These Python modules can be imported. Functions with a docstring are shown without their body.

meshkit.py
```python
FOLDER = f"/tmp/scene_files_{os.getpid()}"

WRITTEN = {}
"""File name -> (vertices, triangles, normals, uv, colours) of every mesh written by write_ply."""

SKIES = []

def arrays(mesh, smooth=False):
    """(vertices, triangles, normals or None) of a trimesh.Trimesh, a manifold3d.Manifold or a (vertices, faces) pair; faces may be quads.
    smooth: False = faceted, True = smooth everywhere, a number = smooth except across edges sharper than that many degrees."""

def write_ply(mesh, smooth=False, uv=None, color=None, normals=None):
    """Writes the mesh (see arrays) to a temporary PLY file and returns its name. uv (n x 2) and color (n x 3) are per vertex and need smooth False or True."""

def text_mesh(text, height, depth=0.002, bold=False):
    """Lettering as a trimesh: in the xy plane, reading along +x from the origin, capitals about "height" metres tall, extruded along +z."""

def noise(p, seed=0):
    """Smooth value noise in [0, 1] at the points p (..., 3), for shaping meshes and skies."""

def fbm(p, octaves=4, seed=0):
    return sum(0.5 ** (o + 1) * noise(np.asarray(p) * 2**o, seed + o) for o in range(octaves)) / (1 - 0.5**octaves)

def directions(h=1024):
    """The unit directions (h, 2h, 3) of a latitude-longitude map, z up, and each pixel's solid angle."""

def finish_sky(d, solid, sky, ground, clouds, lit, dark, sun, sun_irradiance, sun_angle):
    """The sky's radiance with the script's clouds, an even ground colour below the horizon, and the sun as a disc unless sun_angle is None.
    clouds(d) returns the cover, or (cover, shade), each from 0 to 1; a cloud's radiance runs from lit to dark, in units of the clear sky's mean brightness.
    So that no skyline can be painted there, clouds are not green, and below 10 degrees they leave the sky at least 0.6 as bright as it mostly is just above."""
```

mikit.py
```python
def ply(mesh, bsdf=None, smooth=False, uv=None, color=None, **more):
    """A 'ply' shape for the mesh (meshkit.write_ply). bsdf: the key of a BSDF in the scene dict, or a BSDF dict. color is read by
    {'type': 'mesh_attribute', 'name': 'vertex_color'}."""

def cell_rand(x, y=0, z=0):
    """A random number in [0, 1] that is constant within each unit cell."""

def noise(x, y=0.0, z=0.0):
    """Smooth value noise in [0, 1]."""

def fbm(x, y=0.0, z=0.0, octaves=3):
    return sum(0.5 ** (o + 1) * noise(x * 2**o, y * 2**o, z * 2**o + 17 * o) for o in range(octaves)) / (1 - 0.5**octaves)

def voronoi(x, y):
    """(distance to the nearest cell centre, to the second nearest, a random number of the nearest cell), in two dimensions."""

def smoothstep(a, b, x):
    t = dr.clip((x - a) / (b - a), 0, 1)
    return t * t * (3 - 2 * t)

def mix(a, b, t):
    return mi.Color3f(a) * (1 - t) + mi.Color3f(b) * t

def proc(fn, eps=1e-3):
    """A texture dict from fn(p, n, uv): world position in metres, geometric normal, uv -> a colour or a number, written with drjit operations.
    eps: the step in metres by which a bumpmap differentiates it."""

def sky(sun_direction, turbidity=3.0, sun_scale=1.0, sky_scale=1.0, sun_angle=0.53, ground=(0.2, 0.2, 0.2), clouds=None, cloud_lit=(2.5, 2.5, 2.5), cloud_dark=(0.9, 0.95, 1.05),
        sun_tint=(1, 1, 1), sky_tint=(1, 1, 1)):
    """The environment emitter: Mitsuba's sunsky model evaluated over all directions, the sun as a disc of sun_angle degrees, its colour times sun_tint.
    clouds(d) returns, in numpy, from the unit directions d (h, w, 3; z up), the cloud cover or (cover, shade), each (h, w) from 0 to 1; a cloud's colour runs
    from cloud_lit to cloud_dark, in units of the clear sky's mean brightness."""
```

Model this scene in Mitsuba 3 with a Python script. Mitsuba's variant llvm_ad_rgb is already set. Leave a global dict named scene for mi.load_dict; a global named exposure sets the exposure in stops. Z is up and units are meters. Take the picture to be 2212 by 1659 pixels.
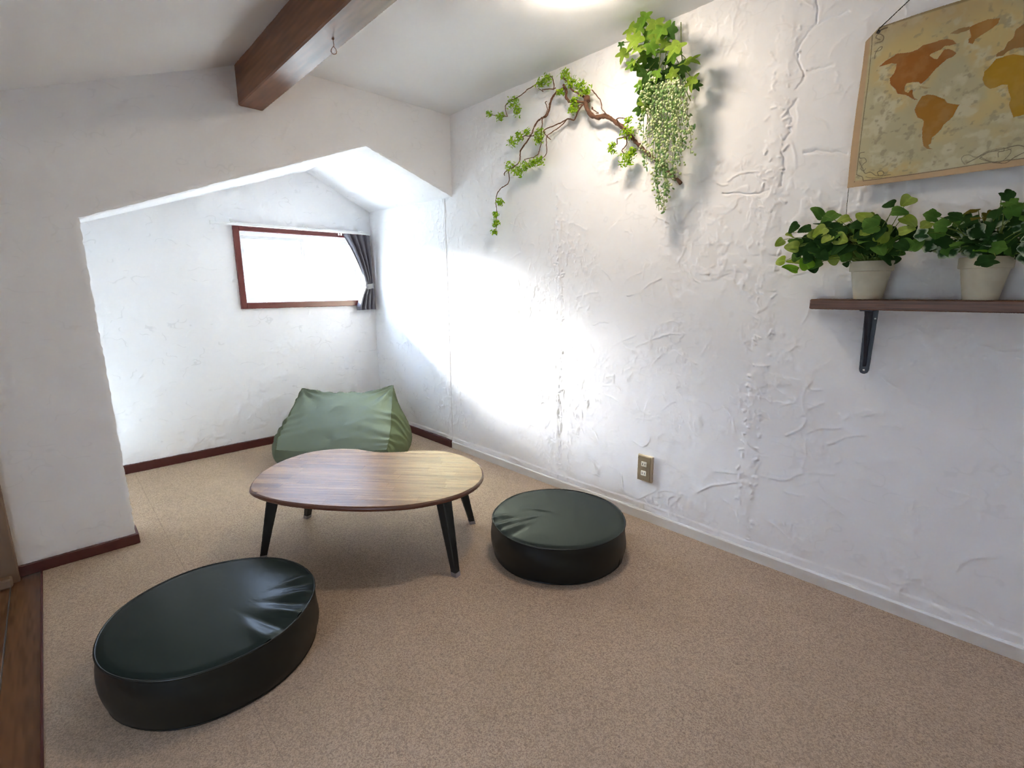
import math, random
import numpy as np, trimesh, mitsuba as mi, mikit, meshkit
import drjit as dr
import manifold3d as m3
from shapely.geometry import Polygon, LineString, Point, box as sbox
from shapely import contains_xy
from scipy.interpolate import RegularGridInterpolator
from mikit import noise, fbm, smoothstep, mix, cell_rand

T = mi.ScalarTransform4f
scene, labels = {}, {}
rng = np.random.default_rng(11)
random.seed(11)
PI = math.pi


def lin(r, g, b):
    return tuple(((c / 255 + 0.055) / 1.055) ** 2.4 if c > 10 else c / 255 / 12.92 for c in (r, g, b))


# ------------------------------------------------------------------ camera, light, exposure
# room axes: x runs to the right wall, y runs along the right wall to the alcove, z up (metres)
FOCAL, PITCH, YAW, ROLL, EYE = 1052.49, 0.192792, 0.757886, -0.0083556, (0.0, 0.0, 1.05)


def camera_axes():
    sy, cy, sp, cp, sr, cr = math.sin(YAW), math.cos(YAW), math.sin(PITCH), math.cos(PITCH), math.sin(ROLL), math.cos(ROLL)
    fh, right, up = np.array([sy, cy, 0]), np.array([cy, -sy, 0]), np.array([0, 0, 1.0])
    f, u = fh * cp - up * sp, fh * sp + up * cp
    return right * cr + u * sr, u * cr - right * sr, f


_r, _u, _f = camera_axes()
scene['camera'] = {
    'type': 'perspective', 'fov': math.degrees(2 * math.atan(2212 / 2 / FOCAL)), 'fov_axis': 'x', 'near_clip': 0.02,
    'to_world': T().look_at(origin=list(EYE), target=[float(e + a) for e, a in zip(EYE, _f)], up=[float(a) for a in _u]),
}
# a bright hazy day outside the alcove's window: an even white cloud layer and, low to the left, the sun veiled by it to a wide soft disc
SKY, SUN = 105.0, 185.0
SUN_DIR = (-math.sin(math.radians(28.5)) * math.cos(math.radians(15.5)), math.cos(math.radians(28.5)) * math.cos(math.radians(15.5)), math.sin(math.radians(15.5)))
scene['sky'] = mikit.sky(SUN_DIR, turbidity=3, sun_scale=SUN, sky_scale=SKY, sun_angle=26.0, ground=(0.35, 0.35, 0.35), sun_tint=(0.84, 1.35, 2.0),
                         clouds=lambda d: (np.ones(d.shape[:2]), 0.6 * (1 - np.clip(d[..., 2], 0, 1))),
                         cloud_lit=(2.5, 3.3, 4.75), cloud_dark=(1.25, 1.65, 2.4))
LAMP = (80.0, 66.0, 51.0)          # radiance of the round ceiling lamp
exposure = 0.52

# ------------------------------------------------------------------ helpers


def numbered(key):
    if key not in labels and key not in scene and not any(k.startswith(key + '__') for k in scene):
        return key
    n = 1
    while True:
        k = f'{key}_{n:03d}'
        if k not in labels and k not in scene and not any(q.startswith(k + '__') for q in scene):
            return k
        n += 1


_count = {}


def part_key(parent, name):
    base = f'{parent}__{name}'
    n = _count.get(base, 0)
    _count[base] = n + 1
    return base if n == 0 else f'{base}_{n:03d}'


def thing(key, label, cat, group=None):
    labels[key] = {'label': label, 'category': cat}
    if group:
        labels[key]['group'] = group
    return key


def part(parent, name, mesh, bsdf, smooth=False, label=None, **kw):
    k = part_key(parent, name)
    scene[k] = mesh if isinstance(mesh, dict) else mikit.ply(mesh, bsdf, smooth=smooth, **kw)
    if label:
        labels[k] = {'label': label}
    return k


def struct(key, mesh, bsdf, smooth=False, label=None, **kw):
    scene[key] = mikit.ply(mesh, bsdf, smooth=smooth, **kw)
    labels[key] = {'kind': 'structure'}
    if label:
        labels[key]['label'] = label
    return key


def box(x0, x1, y0, y1, z0, z1, bevel=0.0):
    lo, hi = np.array([x0, y0, z0], float), np.array([x1, y1, z1], float)
    if bevel <= 0:
        m = trimesh.creation.box(hi - lo)
        m.apply_translation((lo + hi) / 2)
        return m
    b = bevel
    pts = []
    for sx in (0, 1):
        for sy in (0, 1):
            for sz in (0, 1):
                c = np.array([hi[0] if sx else lo[0], hi[1] if sy else lo[1], hi[2] if sz else lo[2]])
                s = np.array([-1 if sx else 1, -1 if sy else 1, -1 if sz else 1]) * b
                for k in range(3):
                    p = c + s
                    p[k] = c[k]
                    pts.append(p)
    return trimesh.convex.convex_hull(np.array(pts))


def cat(ms):
    return trimesh.util.concatenate([m for m in ms])


def tube(points, radii, sides=8):
    p = np.asarray(points, float)
    r = np.broadcast_to(np.asarray(radii, float), (len(p),))
    t = np.gradient(p, axis=0)
    t /= np.linalg.norm(t, axis=1, keepdims=True) + 1e-12
    n = np.cross(t[0], [0.3, 0.2, 0.93] if abs(t[0][2]) < 0.9 else [1, 0, 0])
    n /= np.linalg.norm(n)
    ns = []
    for k in range(len(p)):
        n = n - t[k] * (n @ t[k])
        n /= np.linalg.norm(n) + 1e-12
        ns.append(n)
    ns = np.array(ns)
    bs = np.cross(t, ns)
    a = np.arange(sides) * 2 * PI / sides
    v = p[:, None] + r[:, None, None] * (np.cos(a)[None, :, None] * ns[:, None] + np.sin(a)[None, :, None] * bs[:, None])
    v = np.vstack([v.reshape(-1, 3), p[:1], p[-1:]])
    f = []
    m = len(p)
    for i in range(m - 1):
        for j in range(sides):
            a0, a1, b0, b1 = i * sides + j, i * sides + (j + 1) % sides, (i + 1) * sides + j, (i + 1) * sides + (j + 1) % sides
            f += [(a0, a1, b1), (a0, b1, b0)]
    for j in range(sides):
        f += [(m * sides, (j + 1) % sides, j), (m * sides + 1, (m - 1) * sides + j, (m - 1) * sides + (j + 1) % sides)]
    return trimesh.Trimesh(v, np.array(f), process=False)


def spline(pts, n=6, closed=False):
    p = np.asarray(pts, float)
    if closed:
        q = np.vstack([p[-1:], p, p[:2]])
    else:
        q = np.vstack([2 * p[0] - p[1], p, 2 * p[-1] - p[-2]])
    out = []
    for i in range(1, len(q) - 2):
        for t in np.arange(n) / n:
            a, b, c, d = q[i - 1], q[i], q[i + 1], q[i + 2]
            out.append(0.5 * (2 * b + (c - a) * t + (2 * a - 5 * b + 4 * c - d) * t**2 + (3 * b - a - 3 * c + d) * t**3))
    if not closed:
        out.append(p[-1])
    return np.array(out)


def lathe(profile, n=64, axis_at=(0, 0), z0=0):
    pr = np.asarray(profile, float)
    a = np.arange(n) * 2 * PI / n
    v = np.stack([pr[:, 0][:, None] * np.cos(a) + axis_at[0], pr[:, 0][:, None] * np.sin(a) + axis_at[1], np.repeat(pr[:, 1][:, None], n, 1) + z0], -1)
    m = len(pr)
    f = []
    for i in range(m - 1):
        for j in range(n):
            a0, a1, b0, b1 = i * n + j, i * n + (j + 1) % n, (i + 1) * n + j, (i + 1) * n + (j + 1) % n
            f += [(a0, a1, b1), (a0, b1, b0)]
    return trimesh.Trimesh(v.reshape(-1, 3), np.array(f), process=False)


def grid_faces(n, m, flip=False):
    i, j = np.meshgrid(np.arange(n - 1), np.arange(m - 1), indexing='ij')
    a, b, c, d = i * m + j, (i + 1) * m + j, (i + 1) * m + j + 1, i * m + j + 1
    q = np.stack([a, b, c, d], -1).reshape(-1, 4)
    f = np.vstack([q[:, [0, 1, 2]], q[:, [0, 2, 3]]])
    return f[:, ::-1] if flip else f


def sheet(P, back, flip=False, full=False):
    """A slab: the grid P (n, m, 3) in front, its outline carried to P + back behind; full: the back follows the front (cloth)."""
    n, m = P.shape[:2]
    if full:
        s = sheet(P, back, flip)
        k = len(s.vertices) - 1
        v = np.vstack([s.vertices[:k], P.reshape(-1, 3) + back])
        return trimesh.Trimesh(v, np.vstack([s.faces[(s.faces < k).all(1)], grid_faces(n, m, not flip) + k]), process=False)
    v = [P.reshape(-1, 3)]
    f = [grid_faces(n, m, flip)]
    ring = [(i, 0) for i in range(n)] + [(n - 1, j) for j in range(1, m)] + [(i, m - 1) for i in range(n - 2, -1, -1)] + [(0, j) for j in range(m - 2, 0, -1)]
    idx = np.array([i * m + j for i, j in ring])
    k = len(idx)
    off = n * m
    v.append(P.reshape(-1, 3)[idx])
    v.append(P.reshape(-1, 3)[idx] + back)
    a, b = np.arange(k), (np.arange(k) + 1) % k
    side = np.vstack([np.stack([off + b, off + a, off + k + a], 1), np.stack([off + b, off + k + a, off + k + b], 1)])
    f.append(side[:, ::-1] if flip else side)
    c = off + 2 * k
    v.append((P[0, 0] + P[-1, 0] + P[-1, -1] + P[0, -1])[None] / 4 + back)
    bk = np.stack([off + k + b, off + k + a, np.full(k, c)], 1)
    f.append(bk[:, ::-1] if flip else bk)
    return trimesh.Trimesh(np.vstack(v), np.vstack(f), process=False)


def extrude(poly, h, z=0.0):
    m = trimesh.creation.extrude_polygon(poly, h, engine='earcut')
    m.apply_translation((0, 0, z))
    return m


# ------------------------------------------------------------------ plaster relief (heights in metres over a wall's own u, v)


def stamp(H, u, v, pl, width, amp, tail=0.0):
    """A trowel mark along the polyline: a rounded ridge (or a groove, amp < 0), on one side of it a thin skin that thins out over tail."""
    pl = np.asarray(pl, float)
    for (a, b) in zip(pl[:-1], pl[1:]):
        r = max(width, tail) * 3
        i0, i1 = np.searchsorted(u, [min(a[0], b[0]) - r, max(a[0], b[0]) + r])
        j0, j1 = np.searchsorted(v, [min(a[1], b[1]) - r, max(a[1], b[1]) + r])
        if i1 <= i0 or j1 <= j0:
            continue
        U, V = np.meshgrid(u[i0:i1], v[j0:j1], indexing='ij')
        d = b - a
        ln = np.hypot(*d) + 1e-9
        t = np.clip(((U - a[0]) * d[0] + (V - a[1]) * d[1]) / ln**2, 0, 1)
        dist = np.hypot(U - a[0] - t * d[0], V - a[1] - t * d[1])
        g = amp * np.exp(-(dist / width) ** 2)
        if tail > 0:
            sg = (U - a[0]) * d[1] - (V - a[1]) * d[0]
            g = np.where(sg > 0, np.maximum(g, 0.7 * amp * np.exp(-dist / tail)), g)
        old = H[i0:i1, j0:j1]
        H[i0:i1, j0:j1] = np.where(np.abs(g) > np.abs(old), g, old) if amp > 0 else np.minimum(old, g)


def smooth_step(a, b, x):
    t = np.clip((x - a) / (b - a), 0, 1)
    return t * t * (3 - 2 * t)


def relief(u, v, seed, marks=120, blobs=60, strength=1.0, u_rng=None, v_rng=None):
    r = np.random.default_rng(seed)
    H = np.zeros((len(u), len(v)))
    u_rng, v_rng = u_rng or (u[0], u[-1]), v_rng or (v[0], v[-1])
    for _ in range(marks):
        p = np.array([r.uniform(*u_rng), r.uniform(*v_rng)])
        a, k = r.uniform(0, 2 * PI), r.normal(0, 9)
        n, step = r.integers(3, 9), r.uniform(0.006, 0.016)
        pl = [p.copy()]
        for _ in range(n):
            p = p + step * np.array([math.cos(a), math.sin(a)])
            a += k * step + r.normal(0, 0.22)
            pl.append(p.copy())
        stamp(H, u, v, pl, r.uniform(0.0025, 0.0045), r.uniform(0.0007, 0.0019) * strength, r.choice([0, 0.008, 0.02]))
    for _ in range(blobs):
        c = np.array([r.uniform(*u_rng), r.uniform(*v_rng)])
        for _ in range(r.integers(2, 6)):
            q = c + r.normal(0, 0.012, 2)
            stamp(H, u, v, [q, q + r.normal(0, 0.006, 2)], r.uniform(0.003, 0.005), r.uniform(0.0006, 0.0017) * strength)
    U, V = np.meshgrid(u, v, indexing='ij')
    P = np.stack([U, V, U * 0 + seed], -1)
    where = 0.3 + smooth_step(0.42, 0.62, meshkit.fbm(P * 3.1 + 2, 3, seed + 3))
    H = H + strength * where * (0.0009 * smooth_step(0.555, 0.585, meshkit.fbm(P * [17, 21, 1], 3, seed + 5)) + 0.0009 * smooth_step(0.60, 0.63, meshkit.fbm(P * [44, 34, 1], 3, seed + 7)))
    return H + 0.003 * (meshkit.fbm(P * 4, 2, seed) - 0.5) * strength + 0.0007 * (meshkit.fbm(P * 28, 3, seed + 9) - 0.5) * strength


# ------------------------------------------------------------------ materials
def rough(c, r=0.6, spec=0.4, **kw):
    return {'type': 'principled', 'base_color': {'type': 'rgb', 'value': list(c)} if not isinstance(c, dict) else c, 'roughness': r, 'specular': spec, **kw}


def two(b):
    return {'type': 'twosided', 'b': b}


def diffuse(c):
    return {'type': 'twosided', 'b': {'type': 'diffuse', 'reflectance': c if isinstance(c, dict) else {'type': 'rgb', 'value': list(c)}}}




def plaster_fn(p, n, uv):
    """White paint, with faint broken grey lines, painted-in shade of trowel marks, more of them in the alcove."""
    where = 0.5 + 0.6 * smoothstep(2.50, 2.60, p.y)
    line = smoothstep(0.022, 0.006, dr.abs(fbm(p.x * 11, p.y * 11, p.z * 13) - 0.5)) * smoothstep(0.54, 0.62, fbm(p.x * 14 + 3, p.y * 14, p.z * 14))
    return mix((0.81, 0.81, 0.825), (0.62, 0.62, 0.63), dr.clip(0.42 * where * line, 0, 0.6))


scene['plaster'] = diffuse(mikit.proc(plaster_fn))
scene['ceiling_paint'] = diffuse((0.80, 0.805, 0.815))
scene['white_trim'] = two(rough((0.72, 0.72, 0.71), 0.45))
scene['stair_panel'] = two(rough(lin(104, 82, 66), 0.6))
scene['red_brown'] = two(rough(lin(72, 20, 22), 0.4, 0.4))
scene['dark_red_brown'] = two(rough(lin(50, 16, 17), 0.45, 0.3))
scene['aluminium'] = two(rough((0.75, 0.76, 0.78), 0.35))
scene['white_plastic'] = two(rough((0.80, 0.80, 0.80), 0.4))
scene['glass'] = {'type': 'thindielectric', 'int_ior': 1.5}


def carpet_fn(p, n, uv):
    a = noise(p.x * 620, p.y * 620)
    b = noise(p.x * 280 + 7, p.y * 280)
    c = fbm(p.x * 9, p.y * 9 + 3)
    t = 0.55 * a + 0.45 * b
    col = mix(lin(144, 122, 104), lin(181, 159, 140), smoothstep(0.2, 0.8, t))
    col = mix(col, lin(92, 80, 68), smoothstep(0.80, 0.95, noise(p.x * 340 + 31, p.y * 340)) * 0.45)
    col = col * (0.93 + 0.14 * c)
    seam = smoothstep(0.0022, 0.0006, dr.abs(p.x - 0.252 - 0.002 * noise(p.y * 6)))
    return mix(col, lin(110, 92, 78), seam * 0.35)


scene['carpet'] = {'type': 'bumpmap', 'arbitrary': mikit.proc(lambda p, n, uv: noise(p.x * 420, p.y * 420) + 0.5 * noise(p.x * 210, p.y * 210 + 5), eps=8e-4),
                   'scale': 0.0007, 'b': {'type': 'diffuse', 'reflectance': mikit.proc(carpet_fn)}}


def wood_fn(lo, hi, ax, freq=60.0, along=3.0):
    """Grain along the unit direction ax."""
    ax = np.array(ax, float) / np.linalg.norm(ax)
    e = np.cross(ax, [0, 0, 1.0]) if abs(ax[2]) < 0.9 else np.array([1.0, 0, 0])
    e /= np.linalg.norm(e)
    g = np.cross(ax, e)

    def fn(p, n, uv):
        s = p.x * ax[0] + p.y * ax[1] + p.z * ax[2]
        t = p.x * e[0] + p.y * e[1] + p.z * e[2]
        w = p.x * g[0] + p.y * g[1] + p.z * g[2]
        a = fbm(s * along, t * freq + 1.5 * noise(s * 2, t * 9), w * freq)
        b = noise(s * along * 6, t * freq * 5, w * freq * 5)
        return mix(lo, hi, smoothstep(0.25, 0.75, 0.75 * a + 0.25 * b))
    return fn


scene['beam_wood'] = two(rough(mikit.proc(wood_fn(lin(72, 41, 24), lin(102, 61, 37), (0, 1, 0), 22, 2)), 0.42, 0.4))
scene['shelf_wood'] = two(rough(mikit.proc(wood_fn(lin(52, 30, 21), lin(92, 58, 43), (0, 1, 0), 130, 4)), 0.5, 0.35))
scene['floor_wood'] = two(rough(mikit.proc(wood_fn(lin(58, 34, 20), lin(92, 58, 36), (0, 1, 0), 40, 3)), 0.35, 0.5))
AX = np.array([0.66, -0.75, 0.0]) / math.hypot(0.66, 0.75)
STAVES = []
for k, (lo, hi) in enumerate([((112, 78, 50), (142, 104, 70)), ((118, 84, 54), (150, 112, 76)), ((104, 73, 48), (132, 96, 64)), ((126, 91, 60), (158, 120, 82)), ((115, 81, 52), (146, 107, 72))]):
    key = f'stave_wood_{k}'
    scene[key] = two(rough(mikit.proc(wood_fn(lin(*lo), lin(*hi), AX, 90, 5)), 0.38, 0.10))
    STAVES.append(key)
scene['rim_wood'] = two(rough(lin(70, 38, 28), 0.35, 0.35))
scene['black_paint'] = two(rough((0.006, 0.0055, 0.006), 0.45, 0.15))
scene['grey_felt'] = two(rough(lin(120, 112, 112), 0.9, 0.1))
scene['screw_steel'] = {'type': 'roughconductor', 'material': 'Al', 'alpha': 0.25}
scene['leather'] = {'type': 'bumpmap', 'arbitrary': mikit.proc(lambda p, n, uv: fbm(p.x * 160, p.y * 160, p.z * 160) + 2.2 * fbm(p.x * 14, p.y * 14, p.z * 14), eps=1e-3),
                    'scale': 0.0005, 'b': two(rough((0.0035, 0.006, 0.0065), 0.33, 0.08))['b']}
scene['leather_side'] = two(rough((0.0022, 0.0026, 0.003), 0.35, 0.2))


def cloth_bump(s):
    return mikit.proc(lambda p, n, uv: noise(p.x * 900, p.y * 900, p.z * 900), eps=4e-4)


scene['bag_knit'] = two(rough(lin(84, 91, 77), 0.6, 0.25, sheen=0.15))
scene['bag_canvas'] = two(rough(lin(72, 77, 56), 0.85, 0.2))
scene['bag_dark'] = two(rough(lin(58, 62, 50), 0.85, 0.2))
scene['curtain_fabric'] = two(rough(lin(80, 76, 84), 0.7, 0.3, sheen=0.4))
scene['curtain_tie'] = two(rough(lin(112, 108, 112), 0.6, 0.3, sheen=0.4))
scene['outlet_plate'] = two(rough(lin(128, 112, 92), 0.35, 0.5))
scene['outlet_frame'] = two(rough(lin(176, 158, 136), 0.4, 0.5))
scene['outlet_socket'] = two(rough(lin(222, 218, 206), 0.4, 0.5))
scene['slot_black'] = two(rough((0.01, 0.01, 0.01), 0.7))
scene['bracket_paint'] = two(rough(lin(14, 14, 26), 0.4, 0.3))
scene['pot_clay'] = two(rough(mikit.proc(lambda p, n, uv: mix(mix(lin(184, 178, 156), lin(200, 194, 174), fbm(p.x * 40, p.y * 40, p.z * 40)), lin(150, 112, 70), smoothstep(0.022, 0.0, p.z - 1.009) * 0.55 * noise(p.x * 50, p.y * 50))), 0.75, 0.25))
scene['soil'] = diffuse(lin(58, 44, 32))
scene['print_cloth'] = two({'type': 'principled', 'base_color': {'type': 'mesh_attribute', 'name': 'vertex_color'}, 'roughness': 0.8, 'specular': 0.2})
scene['cloth_back'] = diffuse(lin(190, 165, 120))
scene['black_cord'] = two(rough((0.012, 0.011, 0.013), 0.7))
scene['bark'] = two(rough(mikit.proc(lambda p, n, uv: mix(lin(62, 42, 36), lin(112, 80, 60), fbm(p.x * 160, p.y * 160, p.z * 120))), 0.75, 0.25))
scene['leaf'] = {'type': 'principledthin', 'base_color': {'type': 'mesh_attribute', 'name': 'vertex_color'}, 'roughness': 0.45, 'diff_trans': 0.5, 'eta': 1.4}
scene['leaf_stem'] = two(rough(lin(96, 110, 52), 0.6, 0.3))
scene['bead_leaf'] = {'type': 'principledthin', 'base_color': {'type': 'mesh_attribute', 'name': 'vertex_color'}, 'roughness': 0.5, 'diff_trans': 0.6, 'eta': 1.4}
scene['hook_wire'] = two(rough(lin(120, 84, 64), 0.4, 0.5))

# ------------------------------------------------------------------ measured outlines (metres)
CRACKS = [
    [ (0.587,1.963), (0.587,1.925), (0.581,1.866), (0.599,1.846), (0.626,1.808), (0.628,1.782), (0.607,1.722), (0.609,1.702), (0.623,1.683) ],
    [ (0.617,1.650), (0.638,1.624), (0.628,1.596), (0.632,1.569), (0.628,1.554), (0.643,1.536) ],
    [ (0.648,1.493), (0.636,1.447), (0.644,1.389) ],
    [ (0.677,1.379), (0.728,1.374), (0.844,1.387) ],
    [ (0.594,1.725), (0.568,1.727), (0.523,1.724) ],
    [ (0.599,1.850), (0.549,1.861), (0.495,1.860) ],
    [ (0.577,1.480), (0.536,1.478), (0.458,1.454) ],
]
RIDGES = [
    [ (0.792,0.317), (0.693,0.337) ],
    [ (0.622,0.349), (0.540,0.354), (0.484,0.395), (0.387,0.419) ],
    [ (0.495,0.346), (0.459,0.369), (0.430,0.386) ],
    [ (0.863,0.205), (0.806,0.251), (0.707,0.296) ],
    [ (0.394,0.253), (0.390,0.280), (0.328,0.310) ],
    [ (0.391,0.189), (0.389,0.218), (0.346,0.243) ],
    [ (0.374,0.134), (0.386,0.106), (0.387,0.082) ],
    [ (0.197,0.152), (0.177,0.157) ],
    [ (0.172,0.129), (0.151,0.132), (0.125,0.148) ],
    [ (1.590,0.662), (1.572,0.712), (1.534,0.736), (1.429,0.759) ],
    [ (1.238,1.016), (1.182,1.028), (1.130,1.065), (1.073,1.090) ],
    [ (1.254,1.072), (1.227,1.097), (1.166,1.117) ],
    [ (1.185,0.792), (1.111,0.828), (1.022,0.861), (0.976,0.860) ],
    [ (1.322,0.763), (1.295,0.796), (1.187,0.845) ],
    [ (1.041,0.529), (0.998,0.568), (0.949,0.588) ],
    [ (1.170,0.472), (1.099,0.479), (1.060,0.514) ],
    [ (1.194,0.684), (1.105,0.725) ],
    [ (1.179,0.360), (1.128,0.346), (1.094,0.373), (1.091,0.396) ],
    [ (0.986,0.784), (0.903,0.747) ],
    [ (1.358,0.594), (1.280,0.605), (1.256,0.586) ],
    [ (1.708,0.327), (1.678,0.386), (1.649,0.404) ],
    [ (1.058,0.311), (0.991,0.309) ],
    [ (1.043,0.153), (0.999,0.172), (0.923,0.178) ],
    [ (1.222,0.067), (1.147,0.085), (1.077,0.134), (1.044,0.162) ],
    [ (0.988,0.109), (0.984,0.144), (0.933,0.164) ],
    [ (0.977,0.109), (0.933,0.164) ],
    [ (1.142,1.588), (1.060,1.586) ],
    [ (0.822,1.432), (0.782,1.449), (0.718,1.446) ],
    [ (0.857,1.086), (0.796,1.101) ],
    [ (1.512,1.658), (1.493,1.625) ],
    [ (0.924,1.262), (0.889,1.284), (0.838,1.304) ],
    [ (0.572,0.824), (0.531,0.852) ],
    [ (0.584,0.621), (0.533,0.646) ],
    [ (0.545,0.524), (0.503,0.559), (0.489,0.596) ],
    [ (0.334,0.633), (0.299,0.650) ],
    [ (0.414,0.520), (0.364,0.556), (0.315,0.574) ],
    [ (0.482,0.638), (0.448,0.657) ],
    [ (1.998,1.209), (1.908,1.240) ],
    [ (1.970,0.382), (1.895,0.341) ],
    [ (2.263,0.272), (2.198,0.240) ],
    [ (1.432,0.138), (1.346,0.137) ],
    [ (1.350,0.256), (1.270,0.287) ],
    [ (1.822,0.865), (1.788,0.891), (1.762,0.964) ],
]
IVY = [
    (1.768,1.194,2.019,0.054),
    (1.748,1.136,2.007,0.039),
    (1.759,1.081,1.996,0.058),
    (1.744,1.031,1.954,0.053),
    (1.742,1.146,1.962,0.060),
    (1.779,1.117,1.976,0.055),
    (1.782,1.085,1.954,0.050),
    (1.729,0.998,1.936,0.045),
    (1.816,1.249,1.971,0.051),
    (1.818,1.154,1.928,0.052),
    (1.718,0.968,1.873,0.058),
    (1.802,1.026,1.886,0.056),
    (1.779,0.958,1.838,0.059),
    (1.802,0.998,1.835,0.051),
    (1.791,1.132,1.853,0.054),
    (1.823,1.183,1.898,0.046),
    (1.792,1.066,1.827,0.046),
    (1.777,1.078,1.833,0.039),
    (1.799,1.131,1.794,0.071),
    (1.785,1.150,1.818,0.038),
    (1.789,0.941,1.777,0.048),
    (1.829,0.949,1.773,0.036),
    (1.784,1.130,1.747,0.050),
    (1.795,1.158,1.739,0.048),
    (1.813,1.054,1.846,0.044),
    (1.831,1.129,1.901,0.047),
    (1.777,1.171,1.909,0.042),
    (1.752,1.120,2.035,0.043),
    (1.736,1.027,1.909,0.037),
    (1.726,1.035,1.949,0.048),
    (1.737,1.125,1.921,0.046),
    (1.773,1.069,1.901,0.043),
    (1.807,1.052,1.871,0.046),
    (1.781,1.189,1.899,0.036),
    (1.754,1.225,1.975,0.021),
    (1.722,1.075,1.908,0.044),
    (1.776,1.017,1.815,0.040),
    (1.827,1.139,1.836,0.043),
]
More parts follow.
